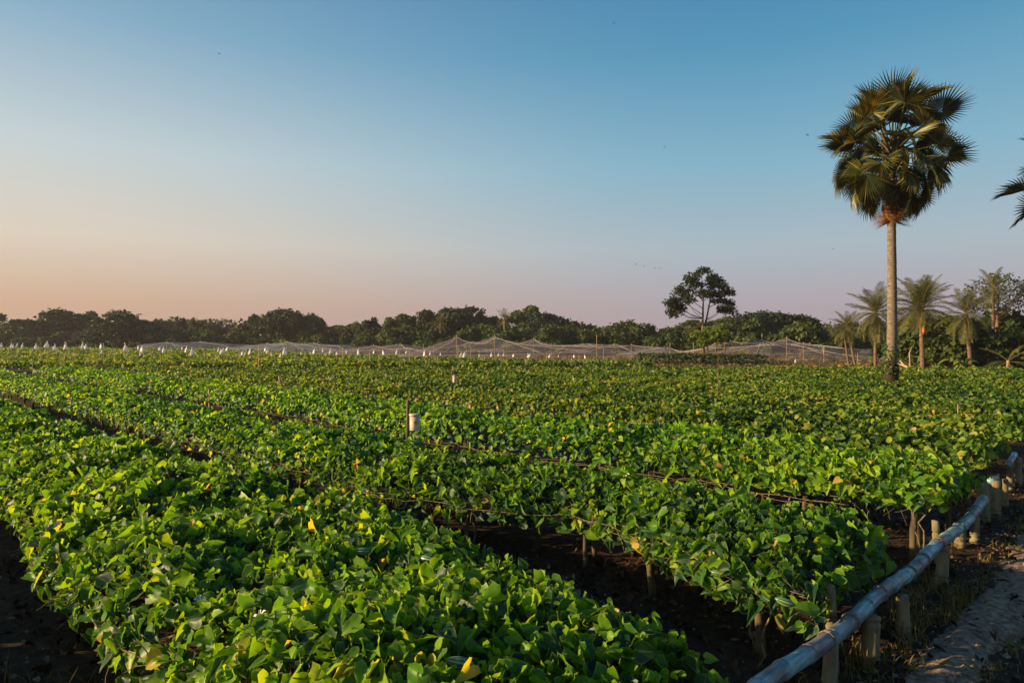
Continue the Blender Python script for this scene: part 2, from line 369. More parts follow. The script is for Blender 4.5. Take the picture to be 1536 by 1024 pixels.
# ------------------------------------------------------------------ vine beds
class Bed:
    def __init__(b, O, e, u, s0, s1, w0, w1, seed, zlo=.40, rise=.17, bow=None, hang=.045):
        b.O=np.array(O); b.e=np.array(e); b.u=np.array(u); b.s0=s0; b.s1=s1; b.w0=w0; b.w1=w1; b.seed=seed; b.zlo=zlo; b.rise=rise; b.bow=bow; b.hang=hang; b.bow1=None
    def xy(b,s,w): return b.O[0]+b.e[0]*s+b.u[0]*w, b.O[1]+b.e[1]*s+b.u[1]*w
    def edges(b,w):
        a = b.s0+.09*vnoise(w*.9,w*0,b.seed)+.04*vnoise(w*3,w*0,b.seed+1); c = b.s1+.10*vnoise(w*.8,w*0,b.seed+2)+.04*vnoise(w*3,w*0,b.seed+5)
        if b.bow: a = a+b.bow[0]*np.exp(-((w-b.bow[1])/b.bow[2])**2)
        if b.bow1: c = c+b.bow1[0]*np.exp(-((w-b.bow1[1])/b.bow1[2])**2)
        return a,c
    def surf(b,s,w):
        a,c = b.edges(w); d = np.minimum(np.minimum(s-a,c-s),np.minimum(w-b.w0,b.w1-w))
        k = np.clip(d/.30,0,1); k = 1-(1-k)**2
        X,Y = b.xy(s,w)
        lump = .06*vnoise(X*2.3,Y*2.3,21)+.045*vnoise(X*5.1,Y*5.1,22)+.035*vnoise(X*.8,Y*.8,23)
        return b.zlo+b.rise*k+lump*(.35+.65*k), d, k
BEDS=[]
def visible(X,Y,mar=.06):
    return (Y>.7)&(np.abs(X)<Y*(.7457+mar)+1.1)
def fill(bed, root, lods, yellow=0.0, seed=0, matname='vine', whole=False):
    """lods: list of (ymin,ymax,template,density,size)"""
    rg = np.random.default_rng(100+seed)
    mb = MB(); wid = bed.s1-bed.s0
    for (y0,y1,tpl,dens,size) in lods:
        # sample only the part of the bed that can fall in the band
        ws = np.linspace(bed.w0,bed.w1,400); X,Y = bed.xy((bed.s0+bed.s1)/2,ws)
        ok = (Y>y0-wid)&(Y<y1+wid)&(visible(X,Y,.12)|whole)
        if not ok.any(): continue
        wa,wb = ws[ok].min()-1.2, ws[ok].max()+1.2; wa=max(wa,bed.w0); wb=min(wb,bed.w1)
        n = int((wb-wa)*wid*dens)
        w_ = rg.uniform(wa,wb,n); v = rg.uniform(-.03,1.03,n)
        a,c = bed.edges(w_); s = a+v*(c-a)
        X,Y = bed.xy(s,w_); k0 = (Y>y0)&(Y<=y1)&(visible(X,Y)|whole)
        # ragged thin spots
        thin = vnoise(X*.9,Y*.9,31)+.5*vnoise(X*2.5,Y*2.5,32); k0 &= ~((thin<-.75)&(rg.random(n)<.6))
        s,w_,X,Y,a,c = (q[k0] for q in (s,w_,X,Y,a,c)); n=len(s)
        if not n: continue
        z,d,k = bed.surf(s,w_)
        depth = rg.exponential(.035,n); depth = np.where(rg.random(n)<.12,-rg.uniform(0,.05,n),depth)
        z = z-depth*(1+.6*(1-k)) - np.where(d<.06, rg.uniform(0,1,n)**1.7*bed.hang*1.8, 0)
        z = np.maximum(z, bed.zlo-.05-bed.hang*1.8)
        out = np.where((s-a)<(c-s),-1.0,1.0); ek = np.clip(1-np.minimum(s-a,c-s)/.2,0,1)
        ek2 = np.clip(1-(w_-bed.w0)/.2,0,1)
        Nr = np.zeros((n,3)); Nr[:,2]=1
        Nr += rg.normal(0,.85,(n,3))
        # blades stand up and face the light in the west
        Nr[:,0] -= .30; Nr[:,1] -= .28
        Nr[:,0] += 1.1*ek*out*bed.e[0]-ek2*bed.u[0]*1.1; Nr[:,1] += 1.1*ek*out*bed.e[1]-ek2*bed.u[1]*1.1
        Nr[:,2] = np.abs(Nr[:,2])*.9+.12
        # length axis leans downhill
        yaw = np.arctan2(Nr[:,1],Nr[:,0])+rg.normal(0,1.25,n)
        sz = size*np.clip(rg.normal(1,.24,n),.45,1.3)
        patch = vnoise(X*1.3,Y*1.3,41)*.5+vnoise(X*.35,Y*.35,42)*.5
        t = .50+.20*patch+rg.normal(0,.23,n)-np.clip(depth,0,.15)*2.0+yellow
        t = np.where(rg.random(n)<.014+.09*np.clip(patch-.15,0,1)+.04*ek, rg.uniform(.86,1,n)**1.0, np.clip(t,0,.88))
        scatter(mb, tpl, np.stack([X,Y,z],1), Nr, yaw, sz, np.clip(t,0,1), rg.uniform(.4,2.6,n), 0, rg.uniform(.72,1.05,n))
    me = mb.mesh('foliage',[M[matname]]); o = link('foliage', me, root)
    # put mesh data in world coords, object relative to root
    o.matrix_parent_inverse = root.matrix_world.inverted() if False else Matrix.Translation(-root.location)
    return o
def wchild(mb, name, mats, root, smooth=True):
    o = mb.build(name, mats, root, smooth); o.matrix_parent_inverse = Matrix.Translation(-root.location); return o

FE=(.69,.725); FU=(-.70,.71); FO=(.997,2.62)
PALM = gz(1336,17.6)
SUP = ['nearest','second nearest','third nearest','fourth nearest','fifth nearest','sixth nearest','seventh nearest','eighth nearest','ninth nearest','tenth nearest','eleventh nearest','twelfth nearest','thirteenth nearest','fourteenth nearest']
def rough_stake(mb, base, top, r, n=7):
    base=Vector(base); top=Vector(top); k=5; pts=[]; rad=[]
    for i in range(k+1):
        t=i/k; p=base.lerp(top,t); p += Vector((random.uniform(-1,1),random.uniform(-1,1),0))*r*.25
        pts.append(p); rad.append(r*(1.12-.22*t)*(1.13 if i%2 else 1))
    mb.add(*tube(pts,rad,n))
leaf_total=0
beds=[]
NB=13
for i in range(0,NB+1):
    s0 = -1.85+2.35*(i-1); s1 = s0+(1.62 if i<3 else 1.32)
    if i==0: s1 -= .1
    bow = (.62,1.75,1.1) if i==2 else (.24,.8,2.2) if i==3 else None
    if i==1: s0,s1 = -1.66,-.29
    if i==2: s0,s1 = .58,1.84
    if i==3: s0,s1 = 2.70,4.22
    # end of the bed where it leaves the frame or meets the far edge of the field (y=25.6)
    wfar = (25.6-2.62-.725*s0)/.71
    wl = (-0.85*(2.62+.725*s0)-(.997+.69*s0)-.9)/(-.70+.85*.71)   # leaves the frame on the left
    w1 = min(wfar, wl if wl>0 else wfar)
    if i==0: w1 = 9
    w0 = (.22,.06,.10,.06)[i] if i<4 else .15
    if w1-w0 < 1.5: continue
    b = Bed(FO,FE,FU,s0,s1,w0,w1,50+i*7,zlo=.42 if i<3 else .50, bow=bow, rise=.18 if i==1 else .14 if i<3 else .12, hang=.045 if i<3 else .015)
    if i==1: b.bow1=(.30,2.3,1.7)
    x,y = b.xy((s0+s1)/2,w0+.5)
    root = empty('vine_bed',(x,y,0)); beds.append((b,root,i))
    if i==0: lab='unseen trellised vine bed just left of the camera, added to shade the soil'
    elif i==1: lab='nearest broad vine bed filling the bottom left with big heart-shaped leaves'
    elif i==2: lab='second vine bed, its corner hanging over the bamboo rail above a dark gap'
    elif i==3: lab='third vine bed, ending at the far end of the blue-grey bamboo rail'
    else: lab='%s diagonal vine bed counted back from the picture bottom'%ordw(i)
    tag(root, lab, 'vine bed', 'raised vine beds running diagonally across the field')
    lods=[(0.5,6.5,LH,1400,.062),(6.5,12,LM,820,.066),(12,18,LL,560,.074),(18,27,LL,380,.088)]
    if i==0: lods=[(-3,9,LM,520,.085)]  # bed out of view, added so its leaves shade the soil at left
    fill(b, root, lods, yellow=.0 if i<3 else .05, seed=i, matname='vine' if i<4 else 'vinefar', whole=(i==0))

    # stakes: two edge rows and a middle row
    def fit(w_): X,Y=b.xy((s0+s1)/2,w_); return visible(np.array([X]),np.array([Y]),.08)[0]
    step = .78 if i<4 else 1.6
    rows = [.08,.92] if i<4 else [.06]
    if i<4: rows.append(.5)
    cnt=0
    if i==0: rows=[.95]
    w_ = w0+.25
    while w_<w1-.1 and cnt<95:
        for v in rows:
            ww = w_+random.uniform(-.2,.2)
            a,c = b.edges(np.array([ww])); s=a[0]+v*(c[0]-a[0]); X,Y=b.xy(s,ww)
            if not fit(ww) or Y<1.2: continue
            if i>=4 and random.random()<.3: continue
            mb=MB(); r=random.uniform(.015,.024)
            tall = (i>=3 and random.random()<.045)
            zt = .41+(random.uniform(.22,.36) if tall else random.uniform(-.03,.02))
            rough_stake(mb,(X+random.uniform(-.03,.03),Y,-.04),(X,Y,zt),r,6)
            wchild(mb,'stake',M['stake_pale'] if tall else M['stake'],root); cnt+=1
        w_ += step
    # net of twine under the leaves, and the dry vines that run along the edges
    mb=MB()
    if i in (1,2,3):
        wv = np.arange(w0+.05,min(w1,9),.16)
        for v in np.linspace(.03,.97,8):
            a,c=b.edges(wv); s=a+v*(c-a); X,Y=b.xy(s,wv)
            mb.add(*tube(np.stack([X,Y,.405+.012*vnoise(wv*2,wv*0+v*9,3)],1),.0028,4))
        for ww in np.arange(w0+.1,min(w1,9),.34):
            a,c=b.edges(np.array([ww])); sv=np.linspace(a[0],c[0],7); X,Y=b.xy(sv,np.full(7,ww))
            mb.add(*tube(np.stack([X,Y,np.full(7,.402)-.012*np.sin(np.linspace(0,3.14,7))],1),.0025,4))
        wchild(mb,'support_net',M['twine'],root)
    if i>=1:
        mb=MB(); mb2=MB()
        wmax=min(w1, 12 if i<4 else 9 if i<7 else 5)
        for side in (0,1):
            if i>3 and side: continue
            for k in range(3 if i<4 else 1):
                q0 = w0+(random.uniform(0,1) if k<2 else random.uniform(0,max(.1,wmax-w0-2)))
                q1 = min(wmax, q0+random.uniform(2,6)) if k>=2 else wmax
                wv=np.arange(q0,q1,.06)
                if len(wv)<5: continue
                a,c=b.edges(wv); s=(a-.015 if side==0 else c+.015)+.035*vnoise(wv*2.2,wv*0+k,70+k+i)
                z=.365+.035*vnoise(wv*1.7,wv*0+k*3,80+k)+.012*vnoise(wv*9,wv*0,81+k)
                X,Y=b.xy(s,wv)
                mb.add(*tube(np.stack([X,Y,z],1),random.uniform(.0018,.0038),4))
        # twiggy bits and hanging threads
        for k in range(420 if i<4 else 60):
            ww=random.uniform(w0,wmax); a,c=b.edges(np.array([ww])); side=random.random()<.65 or i>3
            s=(a[0] if side else c[0])+random.uniform(-.03,.06)*(1 if side else -1); X,Y=b.xy(s,ww)
            if not visible(np.array([X]),np.array([Y]))[0]: continue
            p=Vector((X,Y,random.uniform(.33,.42))); pts=[p]; d=Vector((random.uniform(-1,1),random.uniform(-1,1),random.uniform(-1,.3)))
            for _ in range(4):
                d += Vector((random.uniform(-.5,.5),random.uniform(-.5,.5),random.uniform(-.5,.3))); pts.append(pts[-1]+d.normalized()*random.uniform(.015,.045))
            mb.add(*tube(pts,[.003,.003,.0025,.002,.0012],3,False))
        # old main vines climbing from the ground
        for k in range(22 if i<4 else 6):
            ww=random.uniform(w0+.1,wmax); v=random.choice([.04,.1,.9,.96,.5]); a,c=b.edges(np.array([ww])); s=a[0]+v*(c[0]-a[0]); X,Y=b.xy(s,ww)
            p=Vector((X+random.uniform(-.12,.12),Y+random.uniform(-.12,.12),-.01)); q=Vector((X,Y,.41)); pts=[]
            for j in range(8):
                t=j/7; pts.append(p.lerp(q,t)+Vector((random.uniform(-.02,.02),random.uniform(-.02,.02),0))+Vector((0,.03,0))*math.sin(t*3.1))
            mb.add(*tube(pts,random.uniform(.004,.009),5))
        wchild(mb,'dry_vines',M['stem'],root)
    # young shoots standing out of the leaves
    if i in (1,2,3):
        mb=MB(); P=[];Ns=[];Ya=[];Sz=[];Ti=[]
        for k in range(620 if i==1 else 420):
            ww=random.uniform(w0,min(w1,9)); a,c=b.edges(np.array([ww])); s=random.uniform(a[0],c[0]); X,Y=b.xy(s,ww)
            if not visible(np.array([X]),np.array([Y]))[0] or Y>9: continue
            z,_,_=b.surf(np.array([s]),np.array([ww])); p=Vector((X,Y,z[0]-.06)); pts=[p]
            d=Vector((random.uniform(-1,1),random.uniform(-1,1),random.uniform(.5,1.8))).normalized(); Lr=random.uniform(.09,.20)
            cu=Vector((random.uniform(-.35,.35),random.uniform(-.35,.35),random.uniform(-.4,.05)))
            for j in range(7):
                d=(d+cu*.5+Vector((random.uniform(-.2,.2),random.uniform(-.2,.2),0))).normalized(); pts.append(pts[-1]+d*Lr/7)
                if j in (2,4,5,6):
                    P.append(tuple(pts[-1])); Ns.append((random.gauss(0,.7),random.gauss(0,.7),.7)); Ya.append(random.uniform(0,6.28)); Sz.append(.072-.007*j); Ti.append(random.uniform(.6,.86))
            mb.add(*tube(pts,[.0028,.0026,.0025,.0022,.002,.0018,.0014,.001],3,False))
        scatter(mb,LM,np.array(P),np.array(Ns),np.array(Ya),np.array(Sz),np.array(Ti),np.random.default_rng(i).uniform(.5,2,len(P)),1)
        wchild(mb,'young_shoots',[M['gstem'],M['vine']],root)

bd = {i:(b,root) for b,root,i in beds}
# a few gourds and white flowers on the near beds
def gourd_mesh():
    mb=MB(); pts=[];rad=[]
    for j in range(11):
        t=j/10; pts.append((t*.09-.045,0,-.004*math.sin(t*3.14))); rad.append(max(.0008,.019*math.sin(math.pi*min(max(t,.02),.98))**.62))
    mb.add(*tube(pts,rad,14)); return mb.mesh('gourd',[M['gourd']])
GM=gourd_mesh()
def flower_mesh():
    mb=MB(); V=[(0,0,0)]; T=[]
    for k in range(5):
        a=k*2*math.pi/5; base=len(V)
        for da,r,z in ((-.42,.008,.004),(-.30,.017,.008),(0,.022,.004),(.30,.017,.008),(.42,.008,.004)): V.append((math.cos(a+da)*r,math.sin(a+da)*r,z))
        T += [(0,base,base+1),(0,base+1,base+2),(0,base+2,base+3),(0,base+3,base+4)]
    mb.add(V,[T]); return mb.mesh('flower',[M['flower']])
FM=flower_mesh()
def on_bed(i,X,Y,dz=0):
    b,root=bd[i]; dx,dy=X-b.O[0],Y-b.O[1]; det=b.e[0]*b.u[1]-b.e[1]*b.u[0]
    s=(dx*b.u[1]-dy*b.u[0])/det; w_=(b.e[0]*dy-b.e[1]*dx)/det
    z,_,_=b.surf(np.array([s]),np.array([w_])); return z[0]+dz
def put(mesh,name,i,px,py,dz,rot,sc_=1):
    Z=1.0*F/(py-512)*1.0; X=(px-768)/F*Z; z=on_bed(i,X,Z,dz); Z=(H-z)*F/(py-512); X=(px-768)/F*Z; z=on_bed(i,X,Z,dz)
    o=link(name,mesh,bd[i][1]); o.matrix_parent_inverse=Matrix.Translation(-bd[i][1].location)
    o.location=(X,Z,z); o.rotation_euler=rot; o.scale=(sc_,)*3
for (i,px,py) in [(1,545,832),(1,640,838),(1,690,992),(1,320,850),(2,1178,905),(2,1110,820),(2,1080,860)]:
    put(GM,'gourd',i,px,py,.01,(0,random.uniform(-.7,.3),random.uniform(-.6,.6)))
for (i,px,py) in [(1,528,812),(1,390,930),(1,165,656),(1,300,905),(2,683,685),(2,668,667),(2,760,671),(2,940,717),(2,520,675),(1,240,700),(1,460,760)]:
    put(FM,'flower',i,px,py,.035,(random.uniform(.2,.9),random.uniform(-.6,0),random.uniform(0,6)),1.2)

# far field: beds running from side to side
XR=[(26,6.6),(33,4.2),(45,-9.5),(70,-26),(100,-62)]
def xr(Z):
    for (a,b_),(c,d) in zip(XR,XR[1:]):
        if Z<=c: return b_+(d-b_)*(Z-a)/(c-a)
    return XR[-1][1]
z0=26.9; k=0
while z0<98:
    wdt = 3.0 if z0<50 else 5.5
    zc=z0+wdt/2; xm=xr(zc); xl=-(.80*zc+1)
    if xm-xl<3: break
    b=Bed((0,0),(0,1),(1,0),z0,z0+wdt,xl,xm,400+k*5,zlo=.60 if k==0 else .48,rise=.15,hang=0)
    root=empty('vine_bed',((xl+xm)/2,zc,0)); k+=1
    tag(root,'%s crosswise vine bed behind the dark line across the field'%ordw(k),'vine bed','crosswise vine beds in the far half of the field')
    sz=.14 if z0<40 else .2 if z0<60 else .32; de=95 if z0<40 else 48 if z0<60 else 18
    fill(b,root,[(0,200,LL,de,sz)],yellow=.04,seed=40+k,matname='vinefar')
    for j in range(14 if z0<60 else 8):
        X=random.uniform(xl+1,xm-.5); Y=z0+random.uniform(.1,.5)
        mb=MB(); rough_stake(mb,(X,Y,0),(X,Y,random.uniform(.75,.95)),.022,5); wchild(mb,'stake',M['stake_pale'],root)
    z0 += wdt+(.6 if z0<50 else .9)

# ------------------------------------------------------------------ bamboo rail
def bamboo(pts, r0, r1, node=.27, n=14):
    """resample a polyline and swell it at the nodes"""
    pts=[Vector(p) for p in pts]; seg=[(pts[i+1]-pts[i]).length for i in range(len(pts)-1)]; tot=sum(seg)
    def pos(d):
        for i,l in enumerate(seg):
            if d<=l or i==len(seg)-1: return pts[i].lerp(pts[i+1],min(1,d/l))
            d-=l
    ds=set([0,tot]); d=.1
    while d<tot-.02:
        for q in (-.022,-.009,-.004,0,.004,.009,.022): ds.add(d+q)
        for q in (.09,.18): ds.add(min(tot,d+q))
        d+=node*random.uniform(.85,1.15)
        last=d
    ds=sorted(x for x in ds if 0<=x<=tot)
    nodes=[]; d=.1
    out=[];rad=[]
    # distance to nearest swelling is judged from spacing pattern
    P=[pos(x) for x in ds]
    for j,x in enumerate(ds):
        r=r0+(r1-r0)*x/tot
        g1 = ds[j]-ds[j-1] if j else 1; g2 = ds[j+1]-ds[j] if j<len(ds)-1 else 1
        if max(g1,g2)<.0056: r*=.88           # the groove itself
        elif min(g1,g2)<.0056: r*=1.13
        elif min(g1,g2)<.014: r*=1.06
        out.append(P[j]); rad.append(r)
    return tube(out,rad,n)
def rz_(px): return -1.492/((px-768)/F-.95)
rail_px=[(1118,1050),(1158,1014),(1221,974),(1276,932),(1319,890),(1371,853),(1396,825),(1430,798),(1454,777),(1475,748)]
rp=[at(px,py,rz_(px)) for px,py in rail_px]
# smooth
def catmull(P,n=6):
    P=[P[0]]+list(P)+[P[-1]]; out=[]
    for i in range(1,len(P)-2):
        for j in range(n):
            t=j/n; a,b_,c,d=P[i-1],P[i],P[i+1],P[i+2]
            out.append(.5*((2*b_)+(c-a)*t+(2*a-5*b_+4*c-d)*t*t+(3*b_-a-3*c+d)*t**3))
    out.append(P[-2]); return out
root=empty('bamboo_railing',(rp[3].x,rp[3].y,0))
tag(root,'low blue-grey bamboo rail lashed on short posts beside the path','railing')
mb=MB(); mb.add(*bamboo(catmull(rp),.035,.037,.25,18)); wchild(mb,'rail',M['rail'],root)
def post(root,px,py,top,r,dx=0,name='post'):
    g=gz(px,H*F/(py-512)); mb=MB(); tp=Vector((g.x+dx,g.y,top)); P=[Vector((g.x,g.y,-.06)).lerp(tp,j/6) for j in range(7)]
    mb.add(*bamboo(P,r*1.12,r,.19,12)); 
    # hollow cut top
    wchild(mb,name,M['post'],root); return tp
for px,py,top,r,dx in [(1243,1038,.262,.030,.012),(1304,994,.235,.039,.01),(1356,951,.215,.031,-.01),(1411,874,.215,.034,.02),(1440,818,.22,.034,0),(1461,812,.24,.032,.01)]:
    post(root,px,py,top,r,dx)
post(root,1250,1000,.40,.026,-.02); post(root,1409,850,.33,.022,-.03)
def lash(root,p,d,r,turns=5):
    d=d.normalized(); a=d.cross(Vector((0,0,1))).normalized(); b_=d.cross(a); pts=[]
    for j in range(turns*10+1):
        t=j/10*2*math.pi; pts.append(p+(a*math.cos(t)+b_*math.sin(t))*(r-.001)+d*(j/(turns*10)-.5)*.022)
    mb=MB(); mb.add(*tube(pts,.0022,4)); wchild(mb,'lashing',M['twine'],root)
CR=catmull(rp)
for q in (14,18,24,29,33,38,44):
    if q<len(CR)-1: lash(root,CR[q],CR[q+1]-CR[q],.043)
root=empty('bamboo_railing',(4.4,6.3,0)); tag(root,'second dark bamboo rail end beyond the blue-grey rail at right','railing')
for px,py,ty,r in [(1478,783,724,.033),(1494,772,720,.036),(1507,758,718,.03),(1515,736,700,.03),(1527,727,686,.034)]:
    Z=H*F/(py-512); post(root,px,py,H-(ty-512)/F*Z,r)
mb=MB(); mb.add(*bamboo([at(1486,721,6.35),at(1490,719,6.5),at(1494,717,6.65)],.03,.03,.3,12)); wchild(mb,'rail',M['rail'],root)
mb=MB(); mb.add(*bamboo([at(1513,696,7.2),at(1518,688,7.5),at(1522,681,7.8)],.028,.03,.3,12)); wchild(mb,'rail',M['rail'],root)

# ------------------------------------------------------------------ litter and weeds
n=9000; S=RG.uniform(-2.5,9,n); W=RG.uniform(-2.6,3.2,n)*np.where(RG.random(n)<.6,.6,1); X,Y=to_w(S,W)
far=RG.random(n)<.25; X=np.where(far,RG.uniform(-4,1,n),X); Y=np.where(far,RG.uniform(1.6,5,n),Y)
keep=visible(X,Y)&(Y<10); 
S2=(X-.997)*.69+(Y-2.62)*.725; W2=-(X-.997)*.7+(Y-2.62)*.71
onp=np.abs(W2+.34)<.15; keep &= ~(onp&(RG.random(n)<.8)); X=X[keep];Y=Y[keep];onp=onp[keep]; n=len(X)
Nr=np.stack([RG.normal(0,.25,n),RG.normal(0,.25,n),np.ones(n)],1)
mb=MB(); scatter(mb,LM,np.stack([X,Y,RG.uniform(.008,.022,n)+np.where(onp,.035,0)],1),Nr,RG.uniform(0,6.28,n),RG.uniform(.02,.065,n),RG.random(n)**1.3,RG.uniform(.5,2.5,n),0,RG.uniform(.5,1,n))
tag(mb.build('leaf_litter',M['litter']),'brown dead leaves strewn over the dark soil','leaf litter',kind='stuff')
def blades(mb,cx,cy,cz,num,hgt,rad,rg,lean=.5,wid=.006,t0=0,t1=1):
    n=num; a=rg.uniform(0,6.28,n); r=rad*rg.random(n)**.5; x=cx+r*np.cos(a); y=cy+r*np.sin(a)
    d=rg.uniform(0,6.28,n); l=lean*rg.random(n); h=hgt*rg.uniform(.4,1.1,n)
    z=np.full(n,cz); ox=np.cos(d);oy=np.sin(d); pw=d+1.57+rg.uniform(-.8,.8,n); wx=np.cos(pw)*wid;wy=np.sin(pw)*wid
    V=[]
    for t,wf in ((0,1),(.4,.9),(.75,.6)):
        bx=x+ox*l*h*t*t*1.4;by=y+oy*l*h*t*t*1.4;bz=z+h*t*(1-.35*l*t)
        V.append(np.stack([bx-wx*wf,by-wy*wf,bz],1));V.append(np.stack([bx+wx*wf,by+wy*wf,bz],1))
    t=1; V.append(np.stack([x+ox*l*h*1.4,y+oy*l*h*1.4,z+h*(1-.35*l)],1))
    V=np.stack(V,1); off=(np.arange(n)*7)[:,None,None]
    mb.add(V.reshape(-1,3),[(np.array([(0,1,3,2),(2,3,5,4)])[None]+off).reshape(-1,4),(np.array([(4,5,6)])[None]+off).reshape(-1,3)],0,np.repeat(rg.uniform(t0,t1,n),7))
# crumbs of soil along the path and under the beds
n=5200; W=RG.normal(-.34,.16,n); S=RG.uniform(-1,7,n); k_=RG.random(n)<.45; W=np.where(k_,RG.uniform(-1.6,2.5,n),W); X,Y=to_w(S,W)
far=RG.random(n)<.12; X=np.where(far,RG.uniform(-3,0,n),X); Y=np.where(far,RG.uniform(1.6,4,n),Y); keep=visible(X,Y); X,Y=X[keep],Y[keep]; n=len(X)
T8=np.array([(0,0,.9),(1,.1,0),(.3,.9,.1),(-.8,.6,0),(-.7,-.6,.1),(.4,-.9,0)]); TF=np.array([(0,1,2),(0,2,3),(0,3,4),(0,4,5),(0,5,1)])
sz=RG.uniform(.003,.013,n)*np.where(RG.random(n)<.06,2,1); mb=MB()
scatter(mb,(T8,np.zeros((0,4),int),TF),np.stack([X,Y,np.where(np.abs(-(X-.997)*.7+(Y-2.62)*.71+.34)<.13,.018,-.002)],1),RG.normal(0,.3,(n,3))+np.array([0,0,1.0]),RG.uniform(0,6.28,n),sz,RG.random(n),RG.uniform(.4,1.2,n))
tag(mb.build('soil_crumbs',M['path'],None,False),'small crumbs of dry soil along the path edges','soil crumbs',kind='stuff')
mb=MB()
for _ in range(30):   # tufts between rail posts and path
    s=random.uniform(1.0,2.6); w_=random.uniform(-.2,.06); x,y=to_w(s,w_); blades(mb,x,y,0,24,random.uniform(.08,.17),.06,RG,.9,.0028)
for _ in range(50):
    s=random.uniform(-.3,6.5); w_=random.uniform(-.25,.3); x,y=to_w(s,w_); blades(mb,x,y,0,10,random.uniform(.05,.12),.05,RG,1.1,.0025)
for _ in range(120):
    s=random.uniform(.3,6.5); w_=random.choice((-.17,-.52))+random.gauss(0,.035); x,y=to_w(s,w_); blades(mb,x,y,0,12,random.uniform(.03,.09),.05,RG,1.3,.0026,.2,1)
for _ in range(46):   # under the left corner
    x=random.uniform(-2.6,-.9);y=random.uniform(1.9,3.6); blades(mb,x,y,0,9,random.uniform(.08,.26),.08,RG,.9,.0025,.2,1)
for _ in range(50):
    s=random.uniform(0,5); w_=random.uniform(-1.6,-.55); x,y=to_w(s,w_); blades(mb,x,y,0,9,random.uniform(.03,.09),.07,RG,1.2,.0025,0,.6)
tag(mb.build('weeds',M['grass']),'thin dry yellow grass tufts on the soil','weeds',kind='stuff')
# dry grass strip behind the field
mb=MB(); n=26000
Z=RG.uniform(27,70,n); X=RG.uniform(-1,1,n)*Z*.8; lim=np.array([xr(z)+.3 for z in Z]); k_=X>lim; X=X[k_];Z=Z[k_]; n=len(X)
den=vnoise(X*.3,Z*.3,60); 
sz=RG.uniform(.12,.30,n)*(1+.4*den)
Nr=np.stack([RG.normal(0,1,n),RG.normal(0,1,n)-1.2,RG.uniform(.1,.6,n)],1)
Nr2=Nr/np.linalg.norm(Nr,axis=1,keepdims=True)
scatter(mb,LL,np.stack([X,Z,np.full(n,.0)+RG.uniform(0,.14,n)],1),Nr,RG.uniform(0,6.28,n),sz,np.clip(.5+.35*den+RG.normal(0,.25,n),0,1),None,0,RG.uniform(.3,.6,n))
tag(mb.build('dry_grass',M['grass']),'golden dry grass strip between the vine field and the nets','grass',kind='stuff')

# ------------------------------------------------------------------ bags, tall sticks, buckets
BAG=[(2,518,7),(17,518,8),(20,519,6),(26,518,6),(34,518,7),(54,520,8),(71,517,9),(82,521,9),(98,519,10),(124,518,9),(129,520,8),(151,519,8),(153,527,6),(187,521,12),(207,521,7),(213,524,10),(210,530,7),(240,523,6),(245,525,9),(273,522,5),(280,524,9),(288,527,10),(287,531,6),(328,525,6),(331,528,8),(335,526,8),(341,523,6),(364,530,7),(368,530,5),(375,527,9),(398,524,6),(402,527,7),(407,531,6),(426,527,12),(421,533,6),(452,531,6),(466,531,6),(472,527,8),(484,525,6),(496,527,8),(505,530,5),(499,537,5),(519,528,5),(537,528,9),(542,537,5),(561,528,5),(574,529,8),(583,535,7),(595,528,8),(610,528,5),(630,538,5),(637,530,9),(645,530,6),(661,531,5),(664,537,6),(692,532,8),(697,532,9),(719,533,5),(737,532,7),(748,532,5),(756,532,5),(770,533,5),(792,533,7),(795,533,6),(825,534,6),(838,534,4),(861,534,5),(877,535,6),(1193,541,7)]
def bag_mesh(seed):
    rg=random.Random(seed); mb=MB(); V=[];n=12
    prof=[(0,.10),(.12,.05),(.22,.16),(.42,.34),(.65,.46),(.85,.50),(.97,.40),(1.0,.12)]
    for j,(t,r) in enumerate(prof):
        tw=rg.uniform(-.2,.2); ox,oy=rg.uniform(-.06,.06),rg.uniform(-.05,.05)
        for k in range(n):
            a=2*math.pi*k/n+tw; rr_=r*rg.uniform(.75,1.22)*(1+.25*math.cos(2*a+seed))
            V.append((math.cos(a)*rr_+ox, math.sin(a)*rr_*.6+oy, -t*1.5+rg.uniform(-.06,.06)*t))
    Q=[(j*n+k,j*n+(k+1)%n,(j+1)*n+(k+1)%n,(j+1)*n+k) for j in range(len(prof)-1) for k in range(n)]
    mb.add(V,[Q,[tuple((len(prof)-1)*n+k for k in range(n))]])
    # knot ears above the tie
    mb.add([(0,0,0),(.14,.02,.22),(.24,0,.10),(0,0,0),(-.12,.02,.20),(-.20,.03,.05)],[[(0,1,2),(3,5,4)]])
    return mb.mesh('plastic_bag',[M['bag']],True)
BM=[bag_mesh(s) for s in range(5)]
BAG.sort(key=lambda t:(t[0],t[1]))
smesh=[]
for q in range(3):
    mb=MB(); rough_stake(mb,(0,0,-.1),(.02*q,0,1.0),.007,5); smesh.append(mb.mesh('stick',[M['stake']]))
for j,(px,py,wpx) in enumerate(BAG):
    Z = 34+.022*px+random.uniform(-3,3) if px<1000 else 48
    p=at(px,py,Z); size=wpx/F*Z*.66
    o=link('plastic_bag',BM[j%5]); top=p.z+size*.75; o.location=(p.x,p.y,top); o.scale=(size,)*3; o.rotation_euler=(random.uniform(-.15,.15),random.uniform(-.2,.2),random.uniform(0,6.28))
    tag(o,('%s white plastic bag from the left, tied to a stick above the vines'%ordw(j+1)) if px<1000 else 'lone white plastic bag hanging under the right net','bag','white plastic bags tied above the vine field')
    o2=link('stick',smesh[j%3]); o2.location=(p.x+.02,p.y+.03,0); o2.scale=(1,1,top+.05)
    tag(o2,'thin stick carrying the %s white bag from the left'%ordw(j+1),'stick','sticks carrying the white bags')
